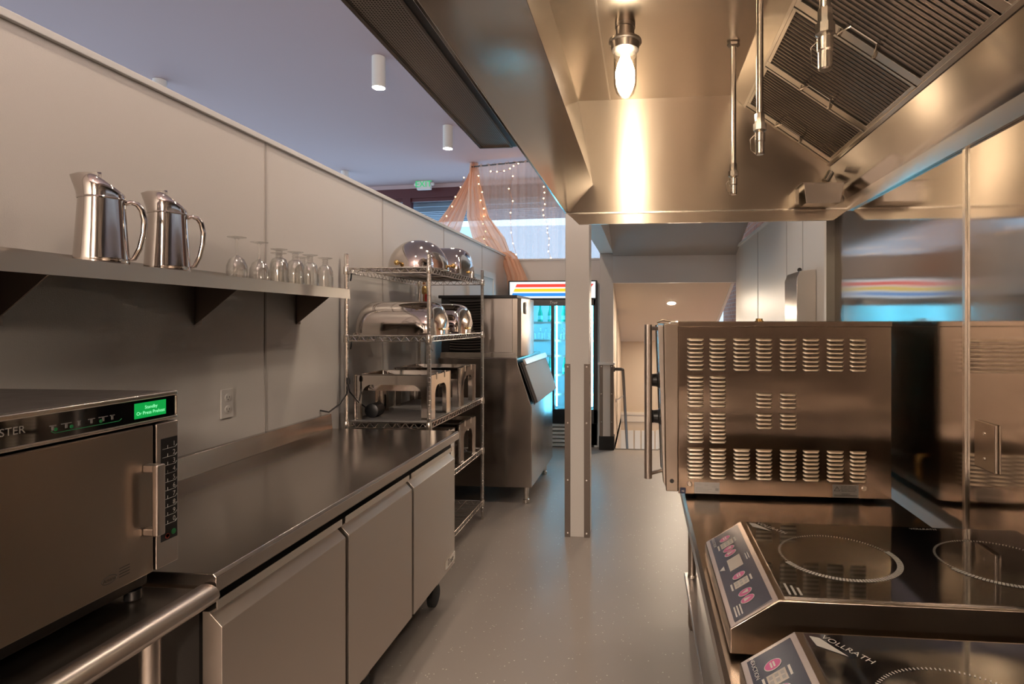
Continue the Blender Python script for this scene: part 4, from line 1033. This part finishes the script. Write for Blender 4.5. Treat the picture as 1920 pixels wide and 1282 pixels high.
MB().tube([(.822, 2.10, 1.04), (.842, 2.10, 1.04), (.848, 2.10, 1.02), (.848, 2.10, .98), (.84, 2.10, .95)], .009, 10).build('water_inlet', 'brass', t)

# ------------------------------------------------------------------ induction cooktops
def cooktop():
    t = thing('induction_cooktop', 'double induction cooktop farther along the table, next to the oven', 'induction cooktop', (0, 0, 0), 'double induction cooktops on the table')
    W = .407; y0, y1 = -W/2, W/2
    x0, xs, xe = .155, .240, .885
    prof = [(x0, .908), (x0, .953), (xs, 1.008), (xe, 1.008), (xe, .908)]
    MB().prism(prof, 'Y', y0, y1).build('body', 'steel_table', t, .0025)
    for x in (.2, .84):
        for y in (y0 + .04, y1 - .04): MB().lathe([(.012, .9), (.014, .902), (.012, .91)], (x, y, 0), 12).build('foot', 'black_plastic', t)
    g = MB().prism([(xs + .012, y0 + .010), (xe - .012, y0 + .010), (xe - .012, y1 - .010), (xs + .012, y1 - .010)], 'Z', 1.008, 1.0105).build('glass_top', 'black_gloss', t)
    zt = 1.0112
    for cx in (.405, .725):
        b = MB(); R = .112
        for i in range(120):
            a = 2*PI*i/120; c_, s_ = math.cos(a), math.sin(a)
            thick = -160 <= math.degrees(math.atan2(s_, c_)) <= 15
            r0, r1, wa = (R - .001, R + .011, .020) if thick else (R, R + .005, .008)
            vs = [(cx + r*math.cos(a + d), r*math.sin(a + d), zt) for r, d in ((r0, -wa), (r1, -wa), (r1, wa), (r0, wa))]
            b.add(vs, [(0, 1, 2, 3)])
        b.build('burner_ring', 'print_white', g)
    # maker mark and notes printed on the glass; text reads from the aisle side (+Y is left-hand, reading direction -Y)
    b = MB()
    b.add([(.262, y1 - .022, zt), (.292, y1 - .052, zt), (.262, y1 - .07, zt)][::-1] if False else [(.258, y1 - .018, zt), (.262, y1 - .045, zt), (.300, y1 - .070, zt), (.272, y1 - .022, zt)], [(3, 2, 1, 0)])
    b.text('VOLLRATH', .017, (.274, y1 - .020, zt), (.62, -.78, 0), (.78, .62, 0), 'LEFT')
    for i in range(3):
        b.box(.262 + i*.010, .266 + i*.010, y0 + .018, y0 + .062 - i*.008, zt - .0005, zt)
    b.text('VOLLRATH', .012, (.66, y1 - .026, zt), (1, 0, 0), (0, 1, 0))
    b.build('maker_mark', 'print_white', g)
    # sloped control panel
    o = Vector((x0, 0, .953)); v = (Vector((xs, 0, 1.008)) - o); sl = v.length; v.normalize(); u = Vector((0, -1, 0)); nrm = u.cross(v).normalized()
    if nrm.z < 0: nrm = -nrm
    def pp(a, c, h): return o + u * a + v * c + nrm * h
    def pbox(mb, a0, a1, c0, c1, h0, h1):
        vs = [pp(a0,c0,h0),pp(a1,c0,h0),pp(a1,c1,h0),pp(a0,c1,h0),pp(a0,c0,h1),pp(a1,c0,h1),pp(a1,c1,h1),pp(a0,c1,h1)]
        mb.add(vs, [(0,3,2,1),(4,5,6,7),(0,1,5,4),(1,2,6,5),(2,3,7,6),(3,0,4,7)])
    def pdisc(mb, a, c, ra, rc, h, n=20): mb.add([pp(a + ra*math.cos(2*PI*i/n), c + rc*math.sin(2*PI*i/n), h) for i in range(n)], [tuple(range(n))])
    cpm = MB(); pbox(cpm, -W/2 + .012, W/2 - .012, .012, sl - .010, 0, .0015); cp = cpm.build('control_panel', 'panel_blue', t)
    for side, a0 in ((0, -.175), (1, .025)):
        for da in (.022, .083, .108) if side == 0 else (.022, .095, .122):
            q = MB(); pdisc(q, a0 + da, .050, .0120, .0150, .0020); bt = q.build('button', 'print_white', t)
            q = MB(); pdisc(q, a0 + da, .050, .0105, .0135, .0024); q.build('button_face', 'pink', bt)
            q = MB()
            if da == .022: pbox(q, a0 + da - .006, a0 + da + .006, .046, .049, .0024, .0028); pbox(q, a0 + da - .006, a0 + da + .006, .051, .054, .0024, .0028)
            else: q.add([pp(a0 + da - .006, .043, .0028), pp(a0 + da + .006, .043, .0028), pp(a0 + da, .058, .0028)] if da > .1 else [pp(a0 + da - .006, .057, .0028), pp(a0 + da, .042, .0028), pp(a0 + da + .006, .057, .0028)], [(0, 1, 2)])
            q.build('symbol', 'print_white', bt)
        q = MB(); pbox(q, a0 + .040, a0 + .066, .034, .066, .0015, .0020); ds = q.build('display', 'cream', t)
        q = MB()
        for i in range(2):
            for j in range(3): pbox(q, a0 + .044 + i*.011, a0 + .052 + i*.011, .037 + j*.010, .043 + j*.010, .0020, .0023)
        q.build('digits', 'print_grey', ds)
        q = MB(); pbox(q, a0 + .040, a0 + .066, .026, .030, .0015, .0018); pbox(q, a0 + .040, a0 + .062, .070, .074, .0015, .0018); q.build('caption', 'print_white', cp)
    q = MB(); pbox(q, -.042, .012, .036, .068, .0015, .0019); q.build('blank_label', 'cream', cp)
    q = MB(); q.add([pp(-.026, .026, .0018), pp(-.004, .026, .0018), pp(-.015, .014, .0018)], [(0, 1, 2)])
    for i in range(3): pbox(q, W/2 - .055 + i*.0, W/2 - .020, .018 + i*.006, .021 + i*.006, .0015, .0018)
    for i in range(2): pbox(q, -.03, 0, .079 + i*.005, .081 + i*.005, .0015, .0018)
    q.text('INDUCTION', .010, pp(-W/2 + .036, .018, .0018), u, v); q.build('print', 'print_white', cp)
    return t
ct = cooktop(); ct.location = (0, 1.2515, 0)
dup(ct, (0, .742, 0), 'double induction cooktop nearest the viewer, cut by the picture bottom')

# ------------------------------------------------------------------ camera, world, view
cam_d = bpy.data.cameras.new('camera'); cam = bpy.data.objects.new('camera', cam_d); COL.objects.link(cam)
cam.location = (0, 0, 1.5); cam.rotation_euler = (PI / 2, 0, math.atan(105 / 1080))
cam_d.sensor_width = 36; cam_d.sensor_fit = 'HORIZONTAL'; cam_d.lens = 1080 / 1920 * 36
cam_d.shift_x = (960 - 1100) / 1920; cam_d.shift_y = -(641 - 604) / 1920; cam_d.clip_start = .02
sc.camera = cam

wd = bpy.data.worlds.new('world'); sc.world = wd; wd.use_nodes = True
bg = wd.node_tree.nodes.get('Background'); bg.inputs['Color'].default_value = (.62, .80, 1.0, 1); bg.inputs['Strength'].default_value = 1.25

sc.view_settings.view_transform = 'Standard'; sc.view_settings.look = 'None'; sc.view_settings.gamma = 1; sc.view_settings.exposure = 1.16
sc.view_settings.use_curve_mapping = False
sc.cycles.use_denoising = True
sc.cycles.sample_clamp_indirect = 6
sc.cycles.max_bounces = 10; sc.cycles.transparent_max_bounces = 24
sc.cycles.caustics_reflective = False; sc.cycles.caustics_refractive = False
bpy.context.view_layer.update()
